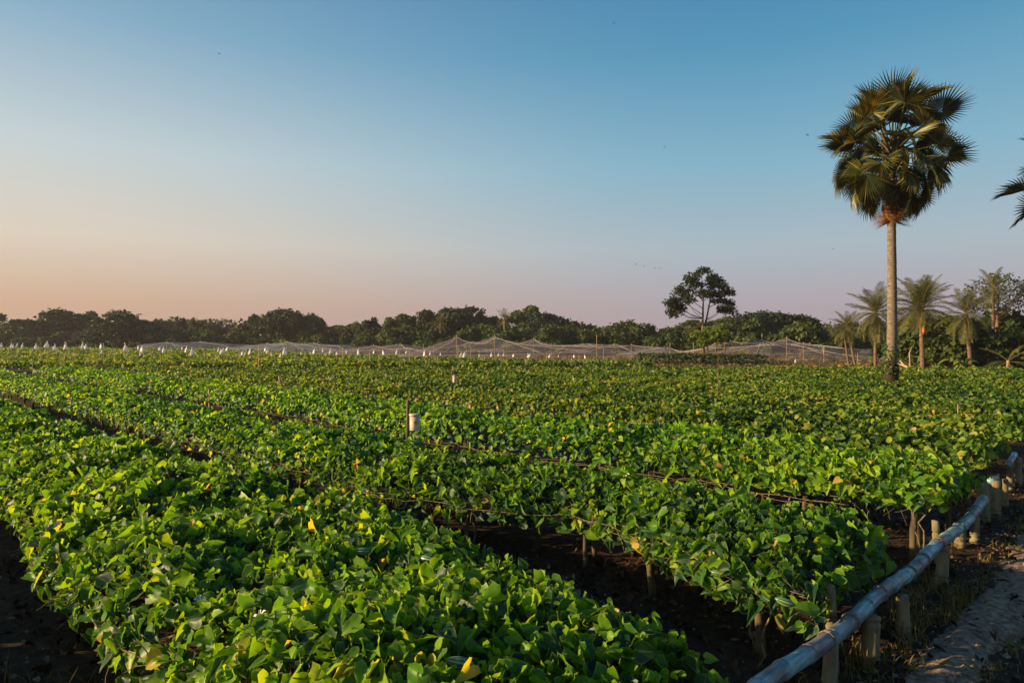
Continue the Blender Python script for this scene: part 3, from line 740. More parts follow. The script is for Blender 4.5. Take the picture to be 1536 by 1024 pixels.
POLES=[(155,514,543,33),(388,518,553,26),(72,524,540,36),(514,520,541,36),(614,522,541,36),(687,520,540,37),(1077,512,592,13.0),(1436,606,626,9),(1481,599,612,11.5),(702,604,618,10.2)]
for j,(px,ty,by,Z) in enumerate(POLES):
    p=gz(px,Z); top=H-(ty-512)/F*Z; mb=MB(); rough_stake(mb,(0,0,-.05),(.01,0,top),.006 if Z<20 else .016,6)
    o=mb.build('pole',M['stake'] if Z==13.0 else M['stake_pale']); o.location=p
    tag(o,['tall pale pole beside the lone dark hedge, left part of the field','tall thin pale pole a quarter across, in the vines','short pale pole near the left edge among the bags','pale pole just left of the first big net','pale pole above the near bucket, far back','pale pole above the small far bucket','thin tall bare stick in front of the slender tree','short pale stake near the right edge of the vines','small pale stake at the far right among the vines','short pale stake between the two buckets'][j],'pole','bare poles standing in the vines')

def bucket(px,py0,py1,Z,post_px,post_top,label,plabel):
    h=(py1-py0)/F*Z; r=h*.30; c=at(px,(py0+py1)/2,Z)
    root=empty('bucket',(c.x,c.y,c.z-h/2)); tag(root,label,'bucket','cream buckets on posts')
    mb=MB(); prof=[(0,.0),(0,.90),(.03,.97),(.8,1.0),(.8,1.0),(.86,1.0)]; pts=[(0,0,h*t) for t,_ in prof]
    mb.add(*tube(pts,[max(.001,r*k) for _,k in prof],24)); mb.build('body',M['bucket'],root)
    mb=MB(); mb.add(*tube([(0,0,h*.86),(0,0,h*.87),(0,0,h*.95),(0,0,h*.99),(0,0,h)],[r*1.0,r*1.13,r*1.13,r*1.05,r*.6],24)); mb.build('lid',M['bucket'],root)
    # printed yellow round mark curved on the wall
    mb=MB(); V=[];n=18; a0=math.radians(-65)
    V.append((0,0,0))
    for k in range(n):
        t=2*math.pi*k/n; rr_=r*.42*(1+.12*(k%2)); V.append((rr_*math.cos(t),0,rr_*math.sin(t)))
    out=[]
    for x,_,z in V:
        a=a0+x/r; out.append((math.cos(a)*r*1.012,math.sin(a)*r*1.012,h*.48+z))
    mb.add(out,[[(0,1+k,1+(k+1)%n) for k in range(n)]]); mb.build('printed_mark',M['yellow'],root,False)
    mb=MB(); pts=[(math.cos(a)*r*1.12,math.sin(a)*r*1.12*.4,h*.9-.0+abs(math.sin(a))*-.02) for a in np.linspace(0,math.pi,10)]
    mb.add(*tube(pts,.0015,4)); mb.build('handle',M['twine'],root)
    mb=MB(); pp=at(post_px,0,Z); rough_stake(mb,(0,0,-.05),(0,0,H-(post_top-512)/F*Z),.017,8); o=mb.build('post',M['stake']); o.location=(c.x-r-.02,c.y+.01,0); tag(o,plabel,'post','bucket posts')
bucket(622,620,645,7.05,612,600,'cream bucket with a yellow round mark hanging on the nearer post','dark post holding the nearer cream bucket')
bucket(682,563,573.5,15.6,687,554,'small pale bucket far back in the vines on the farther post','thin post holding the farther small bucket')

# ------------------------------------------------------------------ birds
def bird_mesh(up):
    mb=MB(); mb.add(*tube([(0,-.5,0),(0,-.35,0),(0,-.1,0),(0,.2,0),(0,.42,.02),(0,.52,.01)],[.03,.04,.09,.09,.05,.01],6))
    for s in (1,-1):
        mb.add([(0,.18,.02),(s*.45,.25,.30*up),(s*1.0,-.05,.12*up),(s*.5,-.02,.26*up),(0,-.12,.02)],[[(0,1,3,4)],[(1,2,3)]])
    mb.add([(0,-.4,0),(-.12,-.75,0),(0,-.66,0),(.12,-.75,0)],[[(0,1,2),(0,2,3)]])
    return mb.mesh('bird',[M['bird']])
BRM=[bird_mesh(1),bird_mesh(-1)]
BIRDS=[(329,81,4,'small dark bird high in the left sky'),(921,34,4,'small dark bird near the top middle of the sky'),(1211,203,5,'small dark bird just left of the tall palm crown'),(1250,373,3,'tiny bird low beside the palm trunk'),(463,253,3,'tiny bird in the pale sky left of the middle'),(997,220,3,'tiny bird in the middle right sky above the slender tree'),(914,305,2.5,'tiny bird below the middle of the sky'),(954,396,3,'leftmost bird of the little flock above the slender tree'),(966,399,3,'second bird of the little flock above the slender tree'),(982,402,3,'third bird of the little flock above the slender tree'),(990,402,3,'rightmost bird of the little flock above the slender tree'),(724,186,2,'faint tiny bird high in the middle of the sky'),(500,62,2,'faint tiny bird high left of the middle'),(858,371,2,'faint tiny bird low in the middle sky')]
for j,(px,py,w_,lab) in enumerate(BIRDS):
    Z=60; o=link('bird',BRM[j%2]); o.location=at(px,py,Z); o.scale=(w_/F*Z/1.25,)*3; o.rotation_euler=(random.uniform(-.3,.3),random.uniform(-.5,.5),random.uniform(0,6.28))
    tag(o,lab,'bird','birds in the evening sky')

# ------------------------------------------------------------------ fan palms
def fan_leaf(seed, nseg=38, arc=290, pet=1.0, R=.78, droop=.3, fold=.35, closed=0.0, hinge=.5):
    """petiole along +x then a split, pleated, cupped fan"""
    rg=random.Random(seed); mb=MB(); ch,sh=math.cos(hinge),math.sin(hinge)
    pp=[Vector((pet*t,0,-.10*pet*t*t)) for t in (0,.25,.5,.75,1)]
    mb.add(*tube(pp,[.030,.022,.018,.016,.014],5),1,None)
    tip=pp[-1]; V=[];Q=[];Tt=[];tn=[]
    half=math.radians(arc/2)
    for k in range(nseg):
        a=-half+(k+.5)*2*half/nseg; da=half/nseg*.97
        Rk=R*(.80+.20*math.cos(a*.55))*rg.uniform(.93,1.05); js=.40*R
        base=len(V); dz=rg.uniform(-.04,.04)
        def pt(r,ang,lift):
            x=math.cos(ang)*r; y=math.sin(ang)*r
            z=fold*abs(y)*.55*(1-closed)-droop*max(0,r/R)**2.2*R*.6 + lift
            x,z=x*ch+z*sh, z*ch-x*sh
            if closed: y*= (1-closed)
            return (tip.x+x,y,tip.z+z)
        fl=.028
        V += [pt(.02,a,0), pt(js,a-da,-fl),pt(js,a,fl),pt(js,a+da,-fl), pt(js+(Rk-js)*.45,a-da*.45,-fl*.4+dz*.3),pt(js+(Rk-js)*.45,a,fl*.5+dz*.3),pt(js+(Rk-js)*.45,a+da*.45,-fl*.4+dz*.3),pt(Rk,a+rg.uniform(-.03,.03),dz-.05*rg.random()*droop*2)]
        b=base; Tt += [(b,b+1,b+2),(b,b+2,b+3),(b+4,b+7,b+5),(b+5,b+7,b+6)]; Q += [(b+1,b+4,b+5,b+2),(b+2,b+5,b+6,b+3)]
        tn += [min(1,max(0,.42+rg.gauss(0,.27)))]*8
    tn=np.array(tn); mb.add(V,[Q,Tt],0,tn)
    return mb
FANS=[fan_leaf(s,40,ar,pt_,.78,dr,fo,0,hg) for s,ar,dr,fo,pt_,hg in ((1,280,.2,.8,1.2,.25),(2,260,.45,.8,1.1,.6),(3,290,.35,1.0,.85,.8),(4,240,.7,.7,1.1,.8),(5,270,.3,1.15,1.15,.4))]
FANM=[f.mesh('frond',[M['fan'],M['petiole']],False) for f in FANS]
DEADM=[fan_leaf(s,24,130,.75,.75,1.2,-.9,.55,.2).mesh('dead_frond',[M['deadfan'],M['deadfan']],False) for s in (11,12)]
def rot_to(dirv, roll):
    q=Vector(dirv).to_track_quat('X','Z'); return (q.to_matrix().to_4x4()@Matrix.Rotation(roll,4,'X'))
def fan_palm(base, hcrown, seed, label, r0=.17, r1=.105, lean=(0,0), nf=44, scale=1.0, trunk=True):
    rg=random.Random(seed)
    root=empty('fan_palm',base); tag(root,label,'palm tree','fan palms')
    mb=MB(); k=70; pts=[];rad=[]
    for j in range(k+1):
        t=j/k; pts.append((lean[0]*t*t+.03*math.sin(t*5),lean[1]*t*t,hcrown*t-.1*(1-t)))
        r=r1+(r0-r1)*(1-t)**1.8+.05*max(0,1-t*9); rad.append(r*(1.035 if j%2 else 1)*rg.uniform(.985,1.015))
    V,Fl=tube(pts,rad,16); mb.add(V,Fl)
    mb.build('trunk',M['palmtrunk'],root,True)
    top=Vector((lean[0]+.03*math.sin(5),lean[1],hcrown))
    # dark fibrous base with creepers
    mb=MB(); V,Fl=tube([(0,0,-.1+.09*q) for q in range(14)],[r0+.022+.04*(1-q/13) for q in range(14)],20)
    for q in range(len(V)-0): 
        f=1+rg.uniform(-.10,.12)+.07*math.sin(q*1.7); V[q,0]*=f; V[q,1]*=f
        if V[q,2]>1.0: V[q,0]*=.84; V[q,1]*=.84; V[q,2]+=rg.uniform(-.06,.05)
    mb.add(V,Fl)
    mb.build('root_boss',M['mosstrunk'],root)
    # crown heart: old leaf bases
    mb=MB()
    for j in range(60):
        a=j*2.4; z=-.75+j*.018; rr_=.10+.05*rg.random()
        p=top+Vector((math.cos(a)*rr_,math.sin(a)*rr_,z)); q=p+Vector((math.cos(a)*.16,math.sin(a)*.16,.16))
        mb.add(*tube([p,q],[.035,.018],5))
    mb.build('leaf_bases',M['datetrunk'],root,False)
    for j in range(nf):
        t=(j+.5)/nf; el=math.radians(86-146*t**.95+rg.uniform(-10,10)); az=j*2.39996+rg.uniform(-.25,.25)
        d=Vector((math.cos(az)*math.cos(el),math.sin(az)*math.cos(el),math.sin(el)))
        o=link('frond',FANM[rg.choice((0,0,4,1)) if t<.3 else rg.choice((0,1,2,4)) if t<.6 else rg.choice((1,1,3,2))],root)
        s=scale*rg.uniform(.84,1.06)*(1.08 if t<.3 else 1.0 if t<.8 else .88)
        m=Matrix.Translation(top+Vector((0,0,.12-.75*t))+Vector((math.cos(az),math.sin(az),0))*.08)@rot_to(d,rg.uniform(-1.1,1.1))@Matrix.Scale(s,4)
        o.matrix_local=m
    for j in range(24):
        az=j*2.4; el=math.radians(rg.uniform(-86,-66)); d=Vector((math.cos(az)*math.cos(el),math.sin(az)*math.cos(el),math.sin(el)))
        o=link('dead_frond',DEADM[j%2],root); o.matrix_local=Matrix.Translation(top+Vector((math.cos(az)*.13,math.sin(az)*.13,-.62-.45*rg.random())))@rot_to(d,rg.uniform(-1,1))@Matrix.Scale(scale*.80*rg.uniform(.7,1.1),4)
    return root,top
hc=H+(512-221)/F*17.6
proot,ptop=fan_palm((PALM.x,PALM.y,0),hc,5,'tall fan palm with a round crown standing alone in the vines',.14,.094,(.07,0),66,.91)
# creeper on its foot
mb=MB(); n=230; a=RG.uniform(0,6.28,n); zz=.80+RG.random(n)**1.3*.75; r=.20-.03*zz+RG.uniform(0,.05,n)
scatter(mb,LM,np.stack([np.cos(a)*r,np.sin(a)*r,zz],1),np.stack([np.cos(a),np.sin(a),RG.normal(.3,.4,n)],1),RG.uniform(0,6.28,n),RG.uniform(.03,.07,n),RG.uniform(.1,.7,n),RG.uniform(.5,1.5,n)); mb.build('creeper',M['vinefar'],proot)
fan_palm(tuple(gz(1638,17.0)),H+(512-265)/F*17.0,9,'fan palm at the right edge, only leaf tips in the picture',.16,.10,(0,0),46,.98)

# ------------------------------------------------------------------ feather palms
def feather_leaf(seed, Lf=2.0, npair=42, wid=.42, droop=.9):
    rg=random.Random(seed); mb=MB(); rp_=[]
    for j in range(13):
        t=j/12; rp_.append(Vector((Lf*(t-.12*t**3*droop),0,Lf*(.16*t-.42*droop*t*t))))
    mb.add(*tube(rp_,[.022*(1-.85*j/12)+.003 for j in range(13)],4,False),0,np.full(13*4,.8))
    V=[];T=[];tn=[]
    for k in range(npair):
        t=.14+.85*k/npair; f=t*12; j=int(f); p=rp_[j].lerp(rp_[min(12,j+1)],f-j); tan=(rp_[min(12,j+1)]-rp_[j]).normalized()
        ll=wid*math.sin(math.pi*(.12+.80*t)**.9)*rg.uniform(.85,1.1)+.05
        for sd_ in (1,-1):
            d=(tan*rg.uniform(.55,.85)+Vector((0,sd_,0))+Vector((0,0,rg.uniform(-.10,.45)))).normalized(); w_=tan*.013
            b=len(V); e=p+d*ll+Vector((0,0,-ll*.28)); m=p+d*ll*.55
            V += [tuple(p-w_*.5),tuple(p+w_*.5),tuple(m-w_),tuple(m+w_),tuple(e)]
            T += [(b,b+1,b+3),(b,b+3,b+2),(b+2,b+3,b+4)]; tn += [min(1,max(0,rg.gauss(.45,.2)))]*5
    mb.add(V,[T],0,np.array(tn)); return mb.mesh('frond',[M['date']],False)
FEM=[feather_leaf(s,2.0,42,.42,dr) for s,dr in ((1,.5),(2,.8),(3,1.15))]
def feather_palm(px,Z,crown_y,Rpx,label,seed,nf=40,r=.10,lean=0,hang=.5,orange=False,trunkmat='datetrunk',group='feather palms on the right',name='date_palm',wbend=0,el0=80):
    rg=random.Random(seed); root=empty(name,tuple(gz(px,Z))); tag(root,label,'palm tree',group)
    ht=H+(512-crown_y)/F*Z; mb=MB(); k=26; pts=[];rad=[]
    for j in range(k+1):
        t=j/k; pts.append((lean*t+wbend*math.sin(t*3.1),0,ht*t)); rad.append(r*(1.15-.2*t)*(1.10 if j%2 else .95))
    mb.add(*tube(pts,rad,10)); mb.build('trunk',M[trunkmat],root,False); top=Vector(pts[-1])
    s0_=Rpx/F*Z/1.85
    if orange:
        mb=MB(); 
        for zz,xx in ((-.75,-.06),(-1.15,.10)):
            mb.add(*tube([top+Vector((xx,-r*.75,zz-.22)),top+Vector((xx,-r*1.05,zz)),top+Vector((xx*.8,-r*.8,zz+.24))],[.04,.10,.05],8))
        mb.build('fresh_cut',M['freshcut'],root)
    for j in range(nf):
        t=(j+.5)/nf; el=math.radians(el0-(95+hang*75)*t+rg.uniform(-8,8)); az=j*2.39996+rg.uniform(-.3,.3)
        d=Vector((math.cos(az)*math.cos(el),math.sin(az)*math.cos(el),math.sin(el)))
        o=link('frond',FEM[rg.choice((0,1)) if t<.45 else rg.choice((1,2))],root)
        o.matrix_local=Matrix.Translation(top+Vector((0,0,-.1*t*s0_)))@rot_to(d,rg.uniform(-.3,.3))@Matrix.Scale(s0_*rg.uniform(.85,1.08),4)
    return root
feather_palm(1313,42,468,46,'feather palm with drooping fronds just left of the tall trunk',3,44,.085,0,.75)
feather_palm(1283,45,492,30,'small yellowish feather palm left of its taller neighbour',4,30,.07,-.5,.4)
feather_palm(1273,46,500,24,'smallest leaning feather palm behind the net',14,22,.06,-.3,.4)
feather_palm(1384,36,462,54,'thick date palm with orange fresh cut trunk right of tall palm',6,56,.10,-.1,.30,True)
feather_palm(1457,34,470,44,'dull feather palm with a pale ringed trunk before dark bushes',7,34,.085,-.25,.65)
feather_palm(1490,38,432,36,'tall thin palm behind the wispy tree near right edge',8,22,.08,0,.5)
feather_palm(1365,40,490,34,'low feather palm between tall trunk and date palm',16,26,.09,0,.7)
# young coconut at the right: few broad fronds, orange trunk
feather_palm(1512,31,541,42,'young palm with an orange trunk and four drooping fronds',12,9,.075,.0,.35,False,'stake_pale',name='young_palm',el0=60)
# palms in the far tree line
for px,Z,cy,R,lab in [(444,112,490,12,'far feather palm before the dark wood left of centre'),(388,114,484,14,'far bushy palm against the dark wood on the left'),(757,84,478,18,'ragged feather palm rising above the big net, centre'),(661,92,484,17,'far drooping palm left of the ragged one'),(604,95,492,9,'small far palm with thin pale trunk left of centre'),(206,116,498,10,'tiny far palm at the left tree line'),(1037,75,500,12,'pale small palm behind the slender tree'),(1250,70,505,14,'small palm in the far gap left of the palms')]:
    feather_palm(px,Z,cy,R,lab,int(px),20,.16,0,.6,group='palms in the far tree line',name='palm_tree')

# banana plants
def banana_mesh(seed):
    rg=random.Random(seed); mb=MB()
    for k in range(8):
        az=rg.uniform(0,6.28); el=rg.uniform(.5,1.3); P=[];W=[]
        for j in range(8):
            t=j/7; r=1.5*t; P.append((math.cos(az)*r*math.cos(el),math.sin(az)*r*math.cos(el),.7+r*math.sin(el)-.9*t**2.5)); W.append(.24*math.sin(math.pi*min(.97,t*.9+.08)))
        V=[];ax=(-math.sin(az),math.cos(az))
        for p,w_ in zip(P,W): V += [(p[0]+ax[0]*w_,p[1]+ax[1]*w_,p[2]-.06),p,(p[0]-ax[0]*w_,p[1]-ax[1]*w_,p[2]-.06)]
        Q=[(j*3+c,j*3+c+1,j*3+c+4,j*3+c+3) for j in range(7) for c in (0,1)]
        mb.add(V,[Q],0,np.full(len(V),rg.uniform(.1,1)))
    return mb
BAN=[banana_mesh(s).mesh('leaves',[M['banana']],True) for s in (1,2,3)]
mb=MB(); mb.add(*tube([(0,0,0),(0,0,.4),(0,0,.8)],[.11,.09,.06],8)); BST=mb.mesh('stem',[M['gstem']])
blist=[(85,108,1.3),(78,109,1.0),(250,112,1.3),(283,110,1.2),(306,112,1.1),(410,108,1.2),(423,106,1.5),(436,107,1.3),(310,109,1.3),(540,94,1.2),(700,80,1.0),(1112,56,.75),(1448,33.5,.6),(1436,36,.8),(1530,37,1.0),(355,110,1.3),(395,111,1.2),(455,104,1.1)]
blist.sort()
for j,(px,Z,s) in enumerate(blist):
    root=empty('banana_plant',tuple(gz(px,Z)),random.uniform(0,6),(s,s,s)); link('leaves',BAN[j%3],root); link('stem',BST,root)
    tag(root,'%s banana plant from the left, pale broad leaves before darker trees'%ordw(j+1),'banana plant','banana plants at the field edge')

# ------------------------------------------------------------------ broadleaf trees
def crown_mb(seed, W, Ht, ncards, csize, zlow=.25, flat=.62, nl=16, droop=0):
    rg=np.random.default_rng(seed); mb=MB(); blobs=[]
    for k in range(nl):
        a=rg.uniform(0,6.28); r=W*.5*rg.uniform(.05,.78)**.8; zt=Ht*(zlow+(1-zlow)*(.28+.62*rg.random()*(1-(r/(W*.5))**2*.55)))
        rad=W*rg.uniform(.10,.21); blobs.append((math.cos(a)*r,math.sin(a)*r,zt-rad*.4,rad))
    P=[];Nn=[];tt=[];share=np.array([b[3]**2 for b in blobs]); share/=share.sum()
    for (x,y,z,r),sh in zip(blobs,share):
        n=int(ncards*sh); v=rg.normal(0,1,(n,3)); v/=np.linalg.norm(v,axis=1,keepdims=True); v[:,2]=np.where(v[:,2]<-.35,-v[:,2],v[:,2])
        lump=1+.28*np.sin(v[:,0]*7+x)*np.sin(v[:,1]*6+y)+.15*np.sin(v[:,2]*11+z*3)
        rad=r*lump*rg.uniform(.45,1.05,n)**.45
        P.append(np.stack([x+v[:,0]*rad,y+v[:,1]*rad,z+v[:,2]*rad*flat],1)); Nn.append(v+rg.normal(0,.55,(n,3))); tt.append(np.full(n,rg.uniform(.25,.7))+rg.normal(0,.2,n))
    P=np.concatenate(P);Nn=np.concatenate(Nn);tt=np.clip(np.concatenate(tt),0,1);n=len(P)
    scatter(mb,LL,P,Nn,rg.uniform(0,6.28,n),csize*rg.uniform(.6,1.4,n),tt,rg.uniform(.3,2,n))
    return mb,blobs
def limb_mb(blobs,Ht,r,zf=.3,seed=0,n=6):
    rg=random.Random(seed); mb=MB(); fork=Vector((0,0,Ht*zf)); mb.add(*tube([(0,0,-.2),(.03,0,Ht*zf*.5),fork],[r*1.25,r,r*.85],8))
    for (x,y,z,_) in blobs[:n]:
        q=Vector((x,y,z)); m=fork.lerp(q,.5)+Vector((rg.uniform(-.2,.2),rg.uniform(-.2,.2),.1*Ht)); mb.add(*tube([fork-Vector((0,0,.1)),m,q],[r*.6,r*.4,r*.12],5))
    return mb
VAR=[]
for s in range(9):
    Ht=6.5; W=[7.5,6,8.5,5,7,9.5,4.4,6.5,8][s]; zl=[.22,.15,.25,.2,.1,.3,.35,.12,.2][s]
    cm,bl=crown_mb(200+s,W,Ht,int(2600*W/6),.36,zl,[.6,.75,.5,.8,.8,.42,.7,.85,.6][s],[18,14,20,11,18,20,9,16,20][s])
    VAR.append((cm.mesh('crown',[M['tree'] if s not in (3,6,7) else M['treelight']],False), limb_mb(bl,Ht,.20,.28,s).mesh('trunk',[M['trunk']]),W,Ht))
TREES=[ # px, top y, width px, Z, variant
(-6,463,34,116,3),(18,482,36,120,1),(40,473,40,118,3),(66,478,36,120,7),(95,465,80,122,0),(132,467,34,124,6),(148,480,40,112,4),(172,467,74,104,4),(196,474,50,106,7),(145,488,50,103,1),(217,475,30,120,3),(236,478,30,121,1),(252,476,36,122,3),(274,477,34,121,1),(292,480,22,116,6),(312,482,34,120,7),(336,489,36,122,8),(352,487,26,120,3),(378,471,46,114,1),(405,470,50,112,4),(430,464,76,113,0),(458,470,50,112,7),(484,477,36,114,1),(506,483,36,112,3),(522,486,30,110,6),(541,483,36,100,7),(563,476,40,98,1),(582,478,34,104,7),(598,471,38,106,6),(620,474,50,100,1),(648,466,60,98,0),(672,466,50,99,4),(693,457,88,100,5),(722,468,50,102,1),(742,476,50,103,4),(776,466,40,104,3),(792,459,46,103,6),(820,467,84,100,5),(846,478,50,99,1),(868,484,50,98,8),(890,490,40,98,7),(914,489,36,94,6),(934,494,36,96,7),(947,480,38,88,3),(968,494,46,92,8),(994,493,50,90,1),(1016,488,40,86,7),(1040,480,66,78,6),(1062,482,50,80,1),(1096,474,66,82,7),(1128,470,72,80,0),(1150,468,60,86,4),(1176,466,96,82,5),(1202,473,60,83,2),(1214,482,34,84,1),(1244,500,40,95,8),(1262,496,34,92,1),
(1420,482,70,44,6),(1446,486,70,42,3),(1480,482,60,42,7),(1500,484,60,46,7),(1524,482,60,44,1),(1540,468,60,47,3),(1400,492,60,43,1),(1368,496,50,46,7),(1340,500,50,50,1)]
TREES.sort(key=lambda t:t[0])
desc={0:'broad dark tree',1:'round dark tree',2:'wide flat tree',3:'narrow paler tree',4:'massive blackish tree',5:'spreading umbrella-shaped tree',6:'small loose pale tree',7:'dense rounded tree',8:'low wide tree'}
seen={}
for j,(px,ty,wp,Z,v) in enumerate(TREES):
    cm,tm,W,Ht=VAR[v]; hh=(H+(512-ty)/F*Z)*1.03; ww=wp/F*Z*1.12
    sx_,sz_=ww/W,hh/(Ht*.97)
    r=empty('tree',tuple(gz(px,Z)),random.uniform(0,6.28),(sx_,sx_,sz_)); link('crown',cm,r); link('trunk',tm,r)
    seen[v]=seen.get(v,0)+1
    tag(r,'%s in the tree line, %s of its kind from the left'%(desc[v],ordw(seen[v])),'tree','trees lining the far edge of the field')
# bushes along the foot of the trees
BV=[]
for s in range(5):
    cm,bl=crown_mb(300+s,3.6,2.2,1300,.26,.02,.85,12); BV.append((cm.mesh('foliage',[M['bush']],False), limb_mb(bl,2.2,.06,.2,s).mesh('stem',[M['trunk']])))
BU=[]
px=-8
while px<1290:
    Z=(112 if px<520 else 100-.02*(px-520)*2); Z-=random.uniform(0,8); BU.append((px,Z,random.uniform(.9,1.7))); px+=random.uniform(17,30)
BU += [(1372,40,1.0),(1392,38,1.1),(1412,39,1.2),(1424,36.5,.9),(1440,38,1.2),(1470,37.5,1.2),(1490,38,1.1),(1505,36,.9),(1525,37,1.2),(1545,36,1.2),(1400,42,1.5),(1465,41,1.5),(1520,41,1.6),(198,95,.75),(1345,45,.9),(1380,44,1.5)]
BU.sort()
for j,(px,Z,s) in enumerate(BU):
    r=empty('bush',tuple(gz(px,Z)),random.uniform(0,6.28),(s,s,s*random.uniform(.8,1.15))); link('foliage',BV[j%5][0],r); link('stem',BV[j%5][1],r)
    tag(r,'%s leafy bush from the left at the foot of the trees'%ordw(j+1),'bush','bushes at the foot of the trees')
# far-off wood behind everything
mb=MB(); n=26000; X=RG.uniform(-1,1,n)*160; Y=RG.uniform(150,165,n); hh=5.2+1.6*vnoise(X*.08,X*0,3)+1.1*vnoise(X*.3,X*0,4); Zz=RG.random(n)**.8*hh
scatter(mb,LL,np.stack([X,Y,Zz],1),RG.normal(0,1,(n,3)),RG.uniform(0,6.28,n),RG.uniform(.6,1.3,n),RG.uniform(0,.8,n))
tag(mb.build('distant_wood',M['tree']),'low dark far-off wood closing the horizon','wood',kind='stuff')

# slender tree in the middle right
def slender_tree(px,Z,clumps,fork_y,label,r=.10,lean=0,mats='tree',leaf=.13,per=260,name='slender_tree',cr=.42,side=None):
    base=gz(px,Z); root=empty(name,tuple(base)); tag(root,label,'tree')
    rg=np.random.default_rng(int(px)); mb=MB(); fz=H+(512-fork_y)/F*Z; fork=Vector((lean,0,fz))
    mb.add(*tube([(0,0,-.1),(lean*.3+.02,0,fz*.35),(lean*.7-.02,0,fz*.7),fork],[r*1.2,r,r*.85,r*.75],8))
    lf=MB(); topz=max(H+(512-c[1])/F*Z for c in clumps)-.3; leaders=[(fork,Vector((lean-.05,.05,topz)))]
    if name=='slender_tree': leaders.append((Vector((lean+.12,0,fz*.9)),Vector((lean+.75,.1,topz-.6))))
    for l0,l1 in leaders: mb.add(*tube([l0-Vector((0,0,.5)),l0.lerp(l1,.5)+Vector((.08,0,0)),l1],[r*.75,r*.45,r*.12],6))
    for k,(cx,cy,cz_) in enumerate(clumps):
        c=at(cx,cy,Z)-Vector((base.x,base.y,0)); c.y=cz_
        stem=leaders[0] if len(leaders)<2 or c.x<(leaders[0][1].x+leaders[1][1].x)/2 else leaders[1]
        zt=c.z-.35-.75*abs(c.x-stem[1].x); t=min(1,max(0,(zt-stem[0].z)/max(.01,stem[1].z-stem[0].z))); a_=stem[0].lerp(stem[1],t)
        m=a_.lerp(c,.5)+Vector((rg.uniform(-.12,.12),rg.uniform(-.1,.1),-.10*abs(c.x-a_.x))); mb.add(*tube([a_,m,c],[r*.28,r*.18,r*.07],5))
        # sub clumps with pinnate-looking sprays
        for q in range(7):
            d=Vector(rg.normal(0,1,3)); d.normalize(); sc0=c+Vector((d.x*cr,d.y*cr,d.z*cr*.8)); mb.add(*tube([c,sc0],[r*.08,r*.04],3,False))
            n=per//7; v=rg.normal(0,1,(n,3)); v/=np.linalg.norm(v,axis=1,keepdims=True); P=np.array(sc0)[None]+v*np.array([.30,.30,.26])*cr/.42*rg.random((n,1))**.5
            Nr=np.stack([rg.normal(0,.9,n),rg.normal(0,.9,n),np.ones(n)],1)
            lf.add if False else scatter(lf,LL,P,Nr,np.arctan2(v[:,1],v[:,0])+rg.normal(0,.4,n),leaf*rg.uniform(.7,1.4,n),np.clip(rg.normal(.45,.2,n),0,1),rg.uniform(-.5,1.5,n),0,rg.uniform(.5,.9,n))
    mb.build('trunk',M['trunk'],root); lf.build('crown',M[mats],root,False); return root
cl=[(1040,415,.2),(1052,410,-.3),(1066,414,.3),(1030,425,-.6),(1046,427,.5),(1060,424,-.4),(1076,424,.2),(1082,434,-.5),(1020,440,.2),(1034,441,.7),(1050,442,-.7),(1066,438,.6),(1090,440,.1),(1012,455,-.2),(1020,460,.4),(1092,456,.3),(1095,466,-.3),(1010,463,.1),(1028,452,-.5),(1078,445,.7),(1008,452,.3),(1016,468,0),(1086,462,-.2)]
slender_tree(1055,51,cl,478,'slender open-crowned tree with bare lower branches in front of the nets',.11,-.05,'tree',.17,330,cr=.40)
slender_tree(1061,50.5,[(1056,497,0),(1048,503,.2),(1060,508,-.2),(1052,512,0),(1066,500,.3),(1072,507,0)],525,'small bright leafy tree at the foot of the slender tree',.07,0,'banana',.20,240,'young_tree',.32)
slender_tree(1074,50,[(1078,492,0),(1070,497,.2),(1084,497,-.2),(1076,503,0),(1082,508,.2)],522,'second small leafy tree right of the slender trunk',.06,0,'banana',.20,220,'young_tree',.30)
slender_tree(1087,49.5,[(1086,505,0),(1083,507,.2),(1090,508,-.1)],520,'pale thin trunk topped by a small leaf tuft left of net',.06,0,'bush',.13,120,'young_tree',.2)
cl=[(1495,418,0),(1508,420,.4),(1520,428,-.3),(1478,430,.3),(1490,436,-.4),(1506,440,.5),(1526,444,0),(1474,448,0),(1512,455,-.5),(1484,456,.6),(1530,462,.3),(1500,464,0),(1468,438,.5),(1538,434,0),(1532,450,-.3)]
slender_tree(1496,40,cl,480,'wispy feathery tree with sky showing through at the right edge',.13,0,'tree',.13,150,'wispy_tree',.5)
# white cloth bundle at the foot of the slender tree
o=link('sack',BM[2]); o.location=gz(1060,50)+Vector((0,-.6,.42)); o.scale=(.32,.32,.28); tag(o,'small white sack on the grass at the foot of the slender tree','sack')
# fallen branch by the tall palm
mb=MB(); p0=at(1346,545,37); p1=at(1358,549,36.5); p2=at(1374,558,36); p3=at(1362,540,37)
mb.add(*tube([p0,p1,p2],[.03,.06,.08],6)); mb.add(*tube([p1,at(1350,541,36.8),p3],[.05,.04,.02],6)); mb.add(*tube([at(1366,552,36.3),at(1364,530,36.3),at(1368,520,36.5)],[.04,.03,.02],6))
tag(mb.build('fallen_branch',M['stake_pale']),'bare fallen branch on the ground right of the tall palm','branch')
# low green hedge-like bed before the middle net
b=Bed((0,0),(0,1),(1,0),47,52,9.3,17.5,900,zlo=.30,rise=.35); root=empty('hedge_bed',(13,49,0)); tag(root,'low dark green mound of crop behind the slender tree','crop bed'); fill(b,root,[(0,200,LL,90,.2)],yellow=-.1,seed=90,matname='bush')

